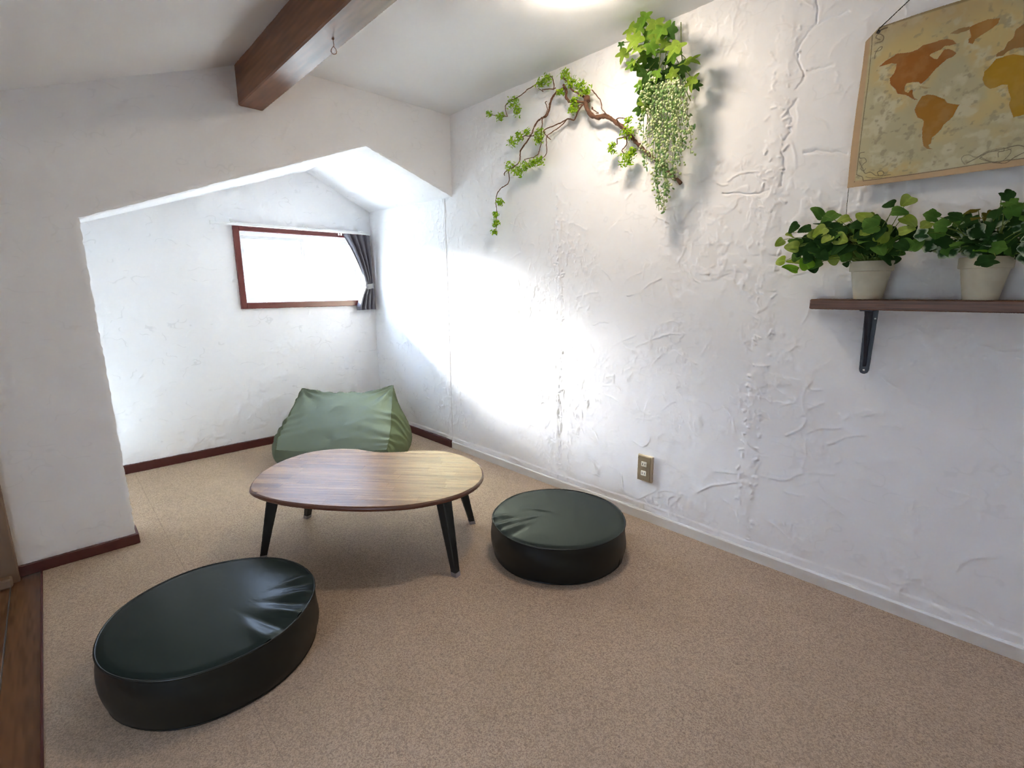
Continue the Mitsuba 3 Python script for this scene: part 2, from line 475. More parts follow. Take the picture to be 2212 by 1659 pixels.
TWIGS = {
    'M': [ (1.004,1.447), (1.092,1.533), (1.144,1.577), (1.192,1.621), (1.220,1.653), (1.260,1.699), (1.319,1.744), (1.353,1.766), (1.404,1.773), (1.437,1.805), (1.448,1.837), (1.441,1.854) ],
    'B2': [ (1.454,1.844), (1.489,1.816), (1.519,1.792), (1.567,1.807), (1.621,1.797), (1.682,1.785), (1.687,1.773), (1.673,1.753), (1.658,1.736) ],
    'B3': [ (1.567,1.807), (1.617,1.786), (1.658,1.763), (1.672,1.743), (1.682,1.696), (1.701,1.676), (1.716,1.658) ],
    'B4': [ (1.448,1.851), (1.486,1.882), (1.534,1.919), (1.543,1.931), (1.556,1.950), (1.570,1.972) ],
    'B5': [ (1.448,1.842), (1.498,1.855), (1.542,1.869), (1.569,1.895), (1.573,1.924), (1.592,1.954), (1.596,1.942), (1.632,1.940), (1.660,1.922), (1.674,1.893), (1.669,1.879), (1.683,1.844), (1.716,1.839), (1.746,1.819), (1.761,1.789), (1.771,1.778), (1.797,1.756), (1.849,1.721), (1.860,1.678), (1.904,1.660), (1.955,1.655), (1.986,1.645), (1.990,1.633) ],
    'B6': [ (1.637,1.941), (1.642,1.971), (1.675,2.014), (1.751,2.008), (1.817,1.999), (1.863,1.982), (1.923,1.970), (1.948,1.956), (1.951,1.929), (1.943,1.902), (1.979,1.914), (2.008,1.918), (2.089,1.950) ],
    'B7': [ (1.717,1.840), (1.688,1.845), (1.693,1.872), (1.683,1.896), (1.669,1.899) ],
    'B8': [ (1.707,1.840), (1.704,1.813), (1.721,1.794), (1.731,1.762), (1.731,1.729), (1.731,1.688), (1.756,1.673), (1.818,1.677), (1.826,1.668) ],
    'B9': [ (1.965,1.657), (1.966,1.598), (2.010,1.568), (2.029,1.531), (2.048,1.487), (2.057,1.429), (2.047,1.356) ],
    'B11': [ (1.417,1.882), (1.396,1.850), (1.367,1.810), (1.347,1.779), (1.323,1.746) ],
    'B12': [ (1.435,1.824), (1.402,1.798), (1.384,1.779) ],
    'B13': [ (1.311,1.732), (1.288,1.730), (1.270,1.737), (1.241,1.732) ],
    'B14': [ (1.288,1.727), (1.269,1.708), (1.253,1.685) ],
    'B15': [ (1.245,1.660), (1.251,1.620), (1.246,1.599), (1.231,1.589) ],
    'B16': [ (1.771,1.781), (1.817,1.787), (1.833,1.780), (1.870,1.781) ],
    'B17': [ (1.452,1.849), (1.490,1.835), (1.515,1.841) ],
    'B18': [ (1.646,1.959), (1.708,1.957), (1.722,1.967) ],
    'B19': [ (1.465,1.871), (1.470,1.899) ],
    'B20': [ (1.243,1.670), (1.281,1.651), (1.298,1.637) ],
}
CLUSTERS = [
    (2.084,1.947,0.0358,0.0315),
    (2.002,1.915,0.0552,0.0424),
    (1.896,1.955,0.0679,0.0522),
    (1.872,1.912,0.0386,0.0594),
    (1.717,1.990,0.0549,0.0387),
    (1.675,1.997,0.0542,0.0451),
    (1.570,1.986,0.0524,0.0437),
    (1.530,1.944,0.0519,0.0533),
    (1.479,1.915,0.0469,0.0427),
    (1.449,1.883,0.0508,0.0391),
    (1.596,1.919,0.0487,0.0273),
    (1.512,1.857,0.0477,0.0433),
    (1.515,1.828,0.0566,0.0402),
    (1.909,1.774,0.0543,0.0532),
    (1.860,1.789,0.0486,0.0523),
    (1.802,1.800,0.0382,0.0294),
    (1.721,1.773,0.0560,0.0431),
    (1.726,1.747,0.0562,0.0396),
    (1.927,1.660,0.0651,0.0578),
    (1.866,1.625,0.0493,0.0493),
    (1.823,1.646,0.0632,0.0486),
    (1.766,1.650,0.0430,0.0404),
    (1.721,1.655,0.0518,0.0471),
    (1.222,1.671,0.0758,0.0522),
    (1.303,1.627,0.0371,0.0412),
    (1.210,1.591,0.0521,0.0339),
    (1.227,1.566,0.0606,0.0528),
    (2.009,1.500,0.0446,0.0441),
    (2.040,1.443,0.0355,0.0347),
    (2.044,1.398,0.0421,0.0424),
    (2.053,1.351,0.0424,0.0301),
    (1.231,1.716,0.0441,0.0264),
]
MAP = {
    'NA': [ (0.3954,1.6724), (0.3815,1.6828), (0.3634,1.6893), (0.3586,1.6938), (0.3291,1.6875), (0.3115,1.6892), (0.2998,1.6970), (0.2800,1.6963), (0.2633,1.6978), (0.2513,1.6967), (0.2386,1.6897), (0.2303,1.6786), (0.2444,1.6790), (0.2540,1.6807), (0.2604,1.6743), (0.2793,1.6703), (0.2837,1.6659), (0.2726,1.6553), (0.2649,1.6514), (0.2590,1.6625), (0.2530,1.6719), (0.2433,1.6702), (0.2354,1.6635), (0.2274,1.6553), (0.2336,1.6488), (0.2451,1.6468), (0.2559,1.6373), (0.2669,1.6276), (0.2774,1.6133), (0.2863,1.6041), (0.2932,1.5987), (0.2989,1.6047), (0.3121,1.6084), (0.3252,1.6091), (0.3295,1.6012), (0.3280,1.5888), (0.3194,1.5819), (0.3138,1.5894), (0.3096,1.5868), (0.3099,1.5779), (0.3031,1.5641), (0.2961,1.5593), (0.3041,1.5614), (0.3128,1.5696), (0.3243,1.5787), (0.3437,1.5869), (0.3475,1.5971), (0.3569,1.6088), (0.3632,1.6166), (0.3664,1.6328), (0.3581,1.6425), (0.3543,1.6565), (0.3542,1.6670), (0.3668,1.6723), (0.3803,1.6718) ],
    'CU': [ (0.2977,1.5940), (0.2872,1.5905), (0.2713,1.5829), (0.2838,1.5837) ],
    'SA': [ (0.2930,1.5540), (0.2867,1.5658), (0.2743,1.5670), (0.2614,1.5621), (0.2375,1.5456), (0.2314,1.5353), (0.2188,1.5292), (0.2053,1.5243), (0.2098,1.5140), (0.2149,1.4978), (0.2211,1.4905), (0.2320,1.4813), (0.2355,1.4703), (0.2463,1.4577), (0.2532,1.4532), (0.2526,1.4380), (0.2585,1.4346), (0.2550,1.4263), (0.2482,1.4219), (0.2598,1.4248), (0.2687,1.4351), (0.2735,1.4544), (0.2765,1.4793), (0.2748,1.4971), (0.2796,1.5057), (0.2906,1.5128), (0.2995,1.5331), (0.2969,1.5445) ],
    'GR': [ (0.2091,1.7100), (0.1962,1.7136), (0.1747,1.7167), (0.1527,1.7115), (0.1534,1.7012), (0.1650,1.6920), (0.1814,1.6842), (0.1938,1.6775), (0.1970,1.6677), (0.2056,1.6732), (0.2067,1.6818), (0.2015,1.6856), (0.2053,1.6978) ],
    'AR': [ (0.2455,1.7073), (0.2412,1.7100), (0.2277,1.7137), (0.2094,1.7122), (0.2084,1.7043), (0.2309,1.7024) ],
    'EU': [ (0.1473,1.6220), (0.1462,1.6297), (0.1340,1.6338), (0.1297,1.6483), (0.1203,1.6557), (0.1186,1.6734), (0.1057,1.6818), (0.0874,1.6805), (0.0481,1.6741), (0.0416,1.6269), (0.0712,1.6188), (0.0870,1.6187), (0.1003,1.6282), (0.1170,1.6310), (0.1289,1.6269), (0.1344,1.6206) ],
    'AF': [ (0.1660,1.5730), (0.1651,1.5920), (0.1556,1.6028), (0.1466,1.6163), (0.1319,1.6171), (0.1152,1.6172), (0.0957,1.6072), (0.0716,1.5932), (0.0542,1.5517), (0.0414,1.5428), (0.0497,1.5192), (0.0525,1.4963), (0.0674,1.4735), (0.0770,1.4683), (0.0952,1.4666), (0.1014,1.4818), (0.1080,1.4998), (0.1055,1.5127), (0.1135,1.5338), (0.1165,1.5482), (0.1274,1.5512), (0.1398,1.5478), (0.1496,1.5477), (0.1584,1.5570) ],
    'FL1': [ (0.4224,1.7658), (0.4201,1.7315), (0.4183,1.6382), (0.4195,1.5433), (0.4195,1.4621), (0.4193,1.3825) ],
    'FLC': [ (0.4193,1.3825), (0.4135,1.3782), (0.4041,1.3733), (0.3998,1.3610) ],
    'FL2': [ (0.3998,1.3610), (0.3260,1.3609), (0.2224,1.3626), (0.1404,1.3648), (0.0629,1.3635) ],
    'F1': [ (0.1754,1.3695), (0.1829,1.3826), (0.1804,1.3910), (0.1689,1.3918), (0.1540,1.3832), (0.1329,1.3936), (0.1049,1.3961), (0.0886,1.3850), (0.1008,1.3648), (0.1156,1.3618), (0.1345,1.3709), (0.1467,1.3789) ],
    'F2': [ (0.1710,1.3717), (0.1537,1.3802), (0.1326,1.3907), (0.1046,1.3938), (0.0797,1.3972), (0.0667,1.3919) ],
    'F3': [ (0.1467,1.3789), (0.1367,1.3886), (0.1239,1.3919), (0.1061,1.3884), (0.0893,1.3908) ],
    'F4': [ (0.1108,1.3752), (0.1123,1.3868), (0.1038,1.3880), (0.1024,1.3933) ],
    'F5': [ (0.1180,1.3637), (0.0956,1.3583), (0.0802,1.3695), (0.0648,1.3777) ],
    'F6': [ (0.1448,1.3815), (0.1299,1.3701), (0.1067,1.3602) ],
    'C1': [ (0.4058,1.4430), (0.4174,1.4420), (0.4159,1.4285), (0.4039,1.4263), (0.3984,1.4154), (0.4051,1.4100), (0.4097,1.3976), (0.4029,1.3898), (0.3977,1.3955) ],
    'C2': [ (0.4164,1.4186), (0.4070,1.4004), (0.3977,1.3823), (0.3848,1.3834), (0.3690,1.3710), (0.3521,1.3716), (0.3561,1.3819), (0.3672,1.3805), (0.3604,1.3696), (0.3351,1.3688) ],
    'C3': [ (0.3951,1.3719), (0.3800,1.3662), (0.3543,1.3654) ],
    'C4': [ (0.4124,1.7382), (0.3960,1.7388), (0.3945,1.7503), (0.4066,1.7604), (0.4127,1.7534), (0.4020,1.7438) ],
    'C5': [ (0.4114,1.7165), (0.3989,1.7156), (0.3942,1.7232), (0.4024,1.7228), (0.4093,1.7097), (0.4093,1.6975) ],
    'C6': [ (0.4127,1.7655), (0.3994,1.7700), (0.3887,1.7707) ],
    'E_L': [ (0.4231,1.7721), (0.4349,1.7517), (0.4350,1.6868), (0.4381,1.5800), (0.4393,1.4661), (0.4373,1.3463) ],
    'E_B': [ (0.4373,1.3463), (0.2974,1.3468), (0.1727,1.3483), (0.0608,1.3479) ],
    'E_T': [ (0.4085,1.7776), (0.3477,1.7813), (0.2735,1.7811), (0.2268,1.7787) ],
}
KIDNEY = [ (0.4755,1.9838), (0.4978,2.0413), (0.5356,2.1058), (0.5843,2.1637), (0.6471,2.2136), (0.7185,2.2483), (0.7924,2.2648), (0.8599,2.2563), (0.9160,2.2294), (0.9675,2.1902), (1.0032,2.1424), (1.0251,2.0917), (1.0473,2.0435), (1.0837,2.0003), (1.1328,1.9584), (1.1798,1.9328), (1.2304,1.8919), (1.2694,1.8435), (1.2979,1.7730), (1.3064,1.6967), (1.2966,1.6100), (1.2661,1.5300), (1.2207,1.4635), (1.1752,1.4218), (1.1166,1.3901), (1.0605,1.3764), (0.9999,1.3748), (0.9325,1.3881), (0.8546,1.4178), (0.7878,1.4612), (0.7270,1.5132), (0.6701,1.5730), (0.6157,1.6396), (0.5638,1.7158), (0.5264,1.7810), (0.4972,1.8515), (0.4794,1.9122), (0.4736,1.9551) ]
POTHOS = [
    (1.756,0.489,1.271,0.044,'m'),
    (1.744,0.548,1.231,0.036,'d'),
    (1.738,0.514,1.223,0.036,'d'),
    (1.724,0.578,1.188,0.028,'y'),
    (1.744,0.490,1.204,0.040,'y'),
    (1.726,0.541,1.172,0.039,'y'),
    (1.815,0.567,1.109,0.048,'b'),
    (1.771,0.511,1.121,0.044,'b'),
    (1.724,0.495,1.137,0.038,'d'),
    (1.753,0.524,1.164,0.041,'d'),
    (1.728,0.481,1.166,0.051,'d'),
    (1.807,0.468,1.258,0.052,'m'),
    (1.771,0.472,1.228,0.047,'d'),
    (1.793,0.427,1.247,0.037,'y'),
    (1.764,0.441,1.229,0.044,'d'),
    (1.761,0.372,1.248,0.042,'y'),
    (1.817,0.360,1.250,0.030,'y'),
    (1.796,0.320,1.278,0.031,'d'),
    (1.790,0.278,1.283,0.041,'y'),
    (1.726,0.282,1.247,0.038,'m'),
    (1.741,0.261,1.223,0.043,'y'),
    (1.802,0.270,1.198,0.045,'d'),
    (1.738,0.257,1.160,0.036,'m'),
    (1.804,0.282,1.143,0.027,'m'),
    (1.756,0.303,1.126,0.041,'d'),
    (1.805,0.332,1.163,0.038,'b'),
    (1.818,0.377,1.145,0.051,'y'),
    (1.731,0.456,1.141,0.035,'d'),
    (1.797,0.595,1.133,0.036,'y'),
    (1.796,0.550,1.144,0.028,'m'),
    (1.720,0.447,1.189,0.032,'y'),
    (1.731,0.392,1.113,0.019,'d'),
    (1.789,0.572,1.214,0.028,'y'),
    (1.722,0.415,1.160,0.043,'d'),
    (1.764,0.404,1.144,0.041,'m'),
]
VARIEG = [
    (1.750,0.214,1.231,0.037,'m'),
    (1.798,0.229,1.215,0.030,'y'),
    (1.724,0.227,1.183,0.031,'v'),
    (1.749,0.202,1.187,0.039,'m'),
    (1.721,0.188,1.202,0.034,'m'),
    (1.729,0.168,1.222,0.037,'d'),
    (1.788,0.155,1.213,0.046,'d'),
    (1.782,0.172,1.192,0.035,'d'),
    (1.801,0.142,1.238,0.034,'o'),
    (1.803,0.122,1.196,0.038,'v'),
    (1.811,0.099,1.200,0.038,'v'),
    (1.788,0.064,1.181,0.042,'v'),
    (1.758,0.127,1.163,0.041,'d'),
    (1.818,0.225,1.166,0.033,'v'),
    (1.750,0.204,1.142,0.023,'d'),
    (1.784,0.194,1.151,0.032,'v'),
    (1.787,0.173,1.149,0.029,'v'),
    (1.736,0.155,1.153,0.028,'m'),
    (1.770,0.147,1.158,0.025,'v'),
    (1.786,0.129,1.141,0.038,'v'),
    (1.770,0.104,1.144,0.041,'b'),
    (1.748,0.078,1.141,0.033,'m'),
    (1.812,0.065,1.146,0.030,'v'),
    (1.720,0.091,1.108,0.042,'d'),
    (1.816,0.069,1.119,0.038,'d'),
    (1.743,0.077,1.264,0.032,'d'),
    (1.734,0.070,1.246,0.030,'m'),
    (1.816,0.081,1.233,0.037,'m'),
    (1.739,0.063,1.225,0.035,'m'),
    (1.781,0.051,1.233,0.036,'m'),
    (1.760,0.054,1.206,0.039,'d'),
    (1.817,0.043,1.189,0.040,'d'),
    (1.813,0.045,1.157,0.037,'d'),
    (1.800,0.107,1.224,0.032,'o'),
    (1.722,0.122,1.213,0.027,'o'),
    (1.798,0.038,1.134,0.027,'m'),
    (1.742,0.032,1.207,0.035,'m'),
    (1.725,0.024,1.163,0.035,'v'),
    (1.724,0.024,1.187,0.038,'d'),
    (1.784,0.075,1.166,0.040,'d'),
    (1.783,0.095,1.169,0.037,'d'),
]
STRANDS = [
    ((1.815,1.139,1.820),(1.828,1.141,1.579)),
    ((1.833,1.150,1.842),(1.842,1.166,1.655)),
    ((1.834,1.125,1.851),(1.843,1.121,1.508)),
    ((1.808,1.109,1.837),(1.822,1.096,1.544)),
    ((1.808,1.083,1.828),(1.822,1.081,1.447)),
    ((1.822,1.077,1.790),(1.833,1.057,1.345)),
    ((1.798,1.059,1.778),(1.814,1.035,1.354)),
    ((1.835,1.061,1.821),(1.843,1.036,1.336)),
    ((1.828,1.067,1.820),(1.838,1.027,1.390)),
    ((1.781,1.030,1.785),(1.800,0.998,1.415)),
    ((1.793,1.023,1.787),(1.810,0.993,1.466)),
    ((1.834,1.043,1.819),(1.842,0.994,1.445)),
    ((1.790,0.999,1.790),(1.808,0.964,1.493)),
    ((1.797,0.992,1.791),(1.813,0.957,1.541)),
    ((1.782,0.969,1.783),(1.802,0.941,1.584)),
    ((1.798,0.969,1.758),(1.814,0.929,1.528)),
    ((1.787,0.960,1.748),(1.805,0.919,1.595)),
    ((1.830,1.097,1.807),(1.839,1.090,1.622)),
    ((1.827,1.073,1.834),(1.837,1.051,1.479)),
    ((1.791,1.009,1.782),(1.809,0.991,1.547)),
    ((1.777,1.102,1.798),(1.797,1.116,1.702)),
    ((1.796,0.996,1.785),(1.813,0.972,1.640)),
]

# ------------------------------------------------------------------ the room
XR, YH, YK, ZC, XL, Y0 = 1.878, 2.496, 3.54, 2.05, -1.10, -1.10
SLOPE = 0.379


def zceil(x):
    return np.where(x > 0.735, ZC, 2.003 - SLOPE * (0.735 - x))


# floor: carpet over the room and the alcove, a strip of dark boards along the stair side
struct('floor', box(-0.145, XR + 0.1, Y0, YK + 0.02, -0.05, 0.0), 'carpet', label='beige speckled low pile carpet')
struct('floor_001', cat([box(-0.145 - 0.085 * (k + 1) + 0.0012, -0.145 - 0.085 * k - 0.0012, Y0, YH + 0.06, -0.05, -0.006, 0.0015) for k in range(1)]), 'floor_wood', label='dark brown wooden border board beside the carpet')
for k in range(1, 11):
    part('floor_001', 'plank', box(-0.145 - 0.085 * (k + 1) + 0.0012, -0.145 - 0.085 * k - 0.0012, Y0, YH + 0.06, -0.05, -0.006, 0.0015), 'floor_wood')
struct('trim_1', box(-0.149, -0.143, Y0, YH - 0.01, -0.006, 0.0035, 0.001), 'dark_red_brown', label='thin dark red edge strip of the carpet')

# right wall
CRACKS_R, RIDGES_R = CRACKS, RIDGES
u = np.concatenate([np.linspace(Y0, -0.06, 60), np.arange(-0.05, 2.63, 0.0031), np.linspace(2.633, YK + 0.05, 200)])
v = np.linspace(0.0, ZC + 0.03, 670)
H = relief(u, v, 4, marks=520, blobs=170, strength=1.35, u_rng=(0, 3.5), v_rng=(0.05, 2.0))
r4 = np.random.default_rng(44)
for pl in RIDGES_R:
    q = spline(pl, 5)
    q = q + r4.normal(0, 0.0012, q.shape)
    stamp(H, u, v, q, 0.0027, 0.0025, 0.006)
for pl in CRACKS_R:
    q = spline(pl, 6)
    q = q + r4.normal(0, 0.0022, q.shape)
    stamp(H, u, v, q + [0.0035, 0.001], 0.0026, 0.0016)
    stamp(H, u, v, q, 0.0020, -0.0040)
U, V = np.meshgrid(u, v, indexing='ij')
for yj, w, n, z1 in ((1.635, 0.012, 150, 1.5), (0.664, 0.024, 190, 2.04)):
    wob = yj + 0.006 * np.sin(V * 5) + 0.006 * (meshkit.noise(np.stack([V * 9, V * 0, V * 0 + yj], -1)) - 0.5)
    H += 0.0022 * np.exp(-((U - wob) / w) ** 4) * (V < z1)
    for _ in range(n):
        z = r4.uniform(0.05, z1)
        y = yj + 0.006 * math.sin(z * 5) + r4.choice([-1, 1]) * w + r4.normal(0, 0.006)
        d = r4.normal(0, 0.008, 2)
        stamp(H, u, v, [(y, z), (y + d[0], z + d[1])], r4.uniform(0.003, 0.0055), r4.uniform(0.002, 0.0055))
for _ in range(90):      # a rough trowelled patch and the rough plaster of the alcove side
    y, z = (r4.normal(1.46, 0.06), r4.normal(0.66, 0.09)) if r4.random() < 0.4 else (r4.uniform(2.5, 3.4), r4.uniform(0.06, 1.6))
    d = r4.normal(0, 0.016, 2)
    stamp(H, u, v, spline([(y, z), (y + d[0], z + d[1]), (y + d[0] + r4.normal(0, 0.012), z + d[1] + r4.normal(0, 0.012))], 4), 0.004, r4.uniform(0.0012, 0.003), 0.008)
H += 0.003 * ((np.abs(U - 2.585) < 0.018) & (V < 1.60))
H += 0.0035 / (1 + np.exp(np.clip((V - 0.076 - 0.003 * np.sin(U * 7)) / 0.0012, -50, 50)))
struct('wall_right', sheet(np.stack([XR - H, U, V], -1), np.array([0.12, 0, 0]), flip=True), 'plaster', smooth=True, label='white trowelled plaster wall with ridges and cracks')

# the gable wall with the opening of the alcove
PK, ZL, ZR = (1.329, 1.787), 1.325, 1.599
r5 = np.random.default_rng(5)


def zopen(x):
    x = np.asarray(x, float)
    return np.where(x < PK[0], PK[1] - 0.3886 * (PK[0] - x), PK[1] - 0.3425 * (x - PK[0]))


def jag(t, seed, amp):
    p = np.stack([np.asarray(t) * 60, np.asarray(t) * 0 + seed, np.asarray(t) * 0], -1)
    return amp * (meshkit.fbm(p, 3, seed) - 0.5)


ua = np.linspace(-0.205, XR + 0.02, 330)
va = np.linspace(0, ZC + 0.05, 330)
HG = relief(ua, va, 6, marks=170, blobs=60, strength=1.3)
xp = lambda z: 0.151 - 0.011 * np.clip(z / 1.325, 0, 1)
hg = RegularGridInterpolator((ua, va), HG, bounds_error=False, fill_value=0.0)
st = np.linspace(0, 1, 110)


def front_sheet(xs, z_low, z_mid):
    """Columns at xs, from z_low (or None) through z_mid to the ceiling."""
    zt = zceil(xs) + 0.03
    Z = z_mid[:, None] + st[None] * (zt - z_mid)[:, None]
    if z_low is not None:
        Z = np.hstack([np.repeat(np.linspace(z_low, ZL, 215)[:-1][None], len(xs), 0), Z])
    X = np.repeat(xs[:, None], Z.shape[1], 1)
    return X, Z


XC = 0.14
xs = np.linspace(-0.205, XC, 62)
X, Z = front_sheet(xs, 0.0, np.full(len(xs), ZL))
w = (X + 0.205) / (XC + 0.205)
below = Z < ZL - 1e-9
X = X + below * (w ** 2 * (xp(Z) - XC) + w ** 10 * jag(Z, 3, 0.008) * np.clip((ZL - Z) / 0.02, 0, 1))
P = np.stack([X, YH - hg(np.stack([X, Z], -1)) + 0.004 * below * np.maximum(0, w - 0.965) / 0.035, Z], -1)
low = sheet(P, np.array([0, 0.1, 0]), full=True)
xs = np.linspace(XC, XR + 0.02, 272)
X, Z = front_sheet(xs, None, zopen(xs) + jag(xs, 8, 0.007) * np.clip((xs - XC) / 0.02, 0, 1) + (ZL - zopen(XC)) * np.clip(1 - (xs - XC) / 0.05, 0, 1))
S = np.repeat(st[None], len(xs), 0)
P = np.stack([X, YH - hg(np.stack([X, Z], -1)) + 0.005 * np.maximum(0, 0.03 - S) / 0.03 * np.clip((X - XC) / 0.02, 0, 1), Z], -1)
high = sheet(P, np.array([0, 0.1, 0]), full=True)
front = cat([low, high])
fv = np.array(front.vertices)
seam = np.where((np.abs(fv[:, 0] - XC) < 1e-6) & (fv[:, 2] > ZL - 1e-6))[0]
first, remap = {}, np.arange(len(fv))
for k in seam:
    remap[k] = first.setdefault(tuple(np.round(fv[k], 5)), k)
front = trimesh.Trimesh(fv, remap[np.array(front.faces)], process=False)
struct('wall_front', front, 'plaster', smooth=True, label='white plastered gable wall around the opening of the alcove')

# the alcove: back wall with the window hole, left wall, pitched ceiling
WX0, WX1, WZ0, WZ1 = 0.958, 1.802, 0.972, 1.430
ub, vb = np.linspace(-0.45, XR + 0.02, 330), np.linspace(0, 1.95, 280)
hb = RegularGridInterpolator((ub, vb), relief(ub, vb, 7, marks=320, blobs=150, strength=2.2), bounds_error=False, fill_value=0.0)
pieces = []
for x0, x1, z0, z1 in ((-0.45, XR + 0.02, 0, WZ0), (-0.45, XR + 0.02, WZ1, 1.95), (-0.45, WX0, WZ0, WZ1), (WX1, XR + 0.02, WZ0, WZ1)):
    n, m = max(6, int((x1 - x0) / 0.0065)), max(6, int((z1 - z0) / 0.0065))
    X, Z = np.meshgrid(np.linspace(x0, x1, n), np.linspace(z0, z1, m), indexing='ij')
    pieces.append(sheet(np.stack([X, YK - hb(np.stack([X, Z], -1)), Z], -1), np.array([0, 0.12, 0])))
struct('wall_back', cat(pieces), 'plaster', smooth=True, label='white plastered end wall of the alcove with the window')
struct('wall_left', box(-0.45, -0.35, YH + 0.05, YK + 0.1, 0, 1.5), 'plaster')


def alcove_roof(x0f, z0f, x1f, z1f, x0b, z0b, x1b, z1b, seed):
    s, t = np.linspace(0, 1, 130), np.linspace(0, 1, 110)
    S, Tt = np.meshgrid(s, t, indexing='ij')
    f = np.stack([x0f + S * (x1f - x0f), YH + 0.002 + S * 0, z0f + S * (z1f - z0f)], -1)
    b = np.stack([x0b + S * (x1b - x0b), YK + 0.03 + S * 0, z0b + S * (z1b - z0b)], -1)
    P = f + Tt[..., None] * (b - f)
    P[..., 2] += 0.004 * (meshkit.fbm(P * [12, 12, 0] + seed, 4, seed) - 0.5)
    return sheet(P, np.array([0, 0, 0.12]), flip=True)


struct('ceiling_alcove', cat([alcove_roof(-0.45, 1.096, PK[0], PK[1], -0.45, 1.182, 1.424, 1.851, 1),
                              alcove_roof(PK[0], PK[1], XR + 0.02, 1.592, 1.424, 1.851, XR + 0.02, 1.616, 2)]), 'plaster', smooth=True, label='low pitched white ceiling of the alcove')

# ceilings of the room
s, t = np.meshgrid(np.linspace(0.73, XR + 0.02, 100), np.linspace(Y0, YH + 0.02, 200), indexing='ij')
P = np.stack([s, t, ZC + 0.006 * (meshkit.fbm(np.stack([s * 7, t * 7, s * 0], -1), 4, 3) - 0.5)], -1)
struct('ceiling', sheet(P, np.array([0, 0, 0.1]), flip=True), 'ceiling_paint', smooth=True, label='flat white ceiling right of the beam')
s, t = np.meshgrid(np.linspace(XL - 0.05, 0.745, 110), np.linspace(Y0, YH + 0.02, 200), indexing='ij')
P = np.stack([s, t, 2.003 - SLOPE * (0.735 - s) + 0.008 * (meshkit.fbm(np.stack([s * 6, t * 6, s * 0], -1), 4, 5) - 0.5)], -1)
struct('ceiling_sloped', sheet(P, np.array([0, 0, 0.1]), flip=True), 'ceiling_paint', smooth=True, label='sloping white ceiling left of the beam')
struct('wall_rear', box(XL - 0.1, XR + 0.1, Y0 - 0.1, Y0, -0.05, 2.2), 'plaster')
SY0, SY1, SZ0, SZ1 = 0.08, 0.70, 0.56, 1.12       # unseen window added left of the frame to bring in bluish daylight
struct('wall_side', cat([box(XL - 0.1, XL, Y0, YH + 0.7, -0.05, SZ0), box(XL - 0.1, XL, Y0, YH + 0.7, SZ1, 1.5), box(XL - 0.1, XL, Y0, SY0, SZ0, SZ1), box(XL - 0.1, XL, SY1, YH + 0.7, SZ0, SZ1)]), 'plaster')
labels['added_window_2'] = {'kind': 'structure'}
for y0, y1, z0, z1 in ((SY0 - 0.03, SY0 + 0.02, SZ0 - 0.03, SZ1 + 0.03), (SY1 - 0.02, SY1 + 0.03, SZ0 - 0.03, SZ1 + 0.03), (SY0 + 0.02, SY1 - 0.02, SZ0 - 0.03, SZ0 + 0.02), (SY0 + 0.02, SY1 - 0.02, SZ1 - 0.02, SZ1 + 0.03), ((SY0 + SY1) / 2 - 0.016, (SY0 + SY1) / 2 + 0.016, SZ0 + 0.02, SZ1 - 0.02)):
    part('added_window_2', 'frame', box(XL - 0.06, XL + 0.012, y0, y1, z0, z1, 0.002), 'aluminium')
for y0, y1 in ((SY0, (SY0 + SY1) / 2), ((SY0 + SY1) / 2, SY1)):
    Yg, Zg = np.meshgrid([y0, y1], [SZ0, SZ1], indexing='ij')
    part('added_window_2', 'pane', trimesh.Trimesh(np.stack([Yg * 0 + XL - 0.03, Yg, Zg], -1).reshape(-1, 3), grid_faces(2, 2), process=False), 'glass')
struct('wall_stair', box(XL, -0.205, YH - 0.035, YH + 0.06, -0.02, 1.66, 0.004), 'stair_panel', label='brown wooden panel beside the gable wall')
part('wall_stair', 'skirting', box(XL, -0.222, YH - 0.075, YH - 0.035, -0.006, 0.03, 0.006), 'stair_panel')

# baseboards
bbr = trimesh.creation.extrude_polygon(Polygon([(0, 0), (0.013, 0), (0.013, 0.040), (0.010, 0.046), (0, 0.046)]), YH + 0.072 - Y0, engine='earcut')
M = np.array([[-1, 0, 0, XR + 0.002], [0, 0, 1, Y0], [0, 1, 0, 0], [0, 0, 0, 1.0]])
bbr.apply_transform(M)
struct('baseboard_right', bbr, 'white_trim', label='white painted baseboard along the right wall')
struct('baseboard_right_001', box(XR - 0.016, XR, YH + 0.074, YK, 0, 0.052, 0.002), 'dark_red_brown', label='dark red baseboard at the right side of the alcove')
struct('baseboard_back', box(-0.35, XR - 0.016, YK - 0.015, YK + 0.005, 0, 0.052, 0.002), 'dark_red_brown', label='dark red baseboard under the window wall')
struct('baseboard_front', cat([box(-0.207, 0.160, YH - 0.014, YH + 0.01, 0, 0.042, 0.002), box(0.1475, 0.160, YH + 0.008, YH + 0.1, 0, 0.042, 0.002)]), 'dark_red_brown', label='dark red baseboard of the pillar left of the alcove')

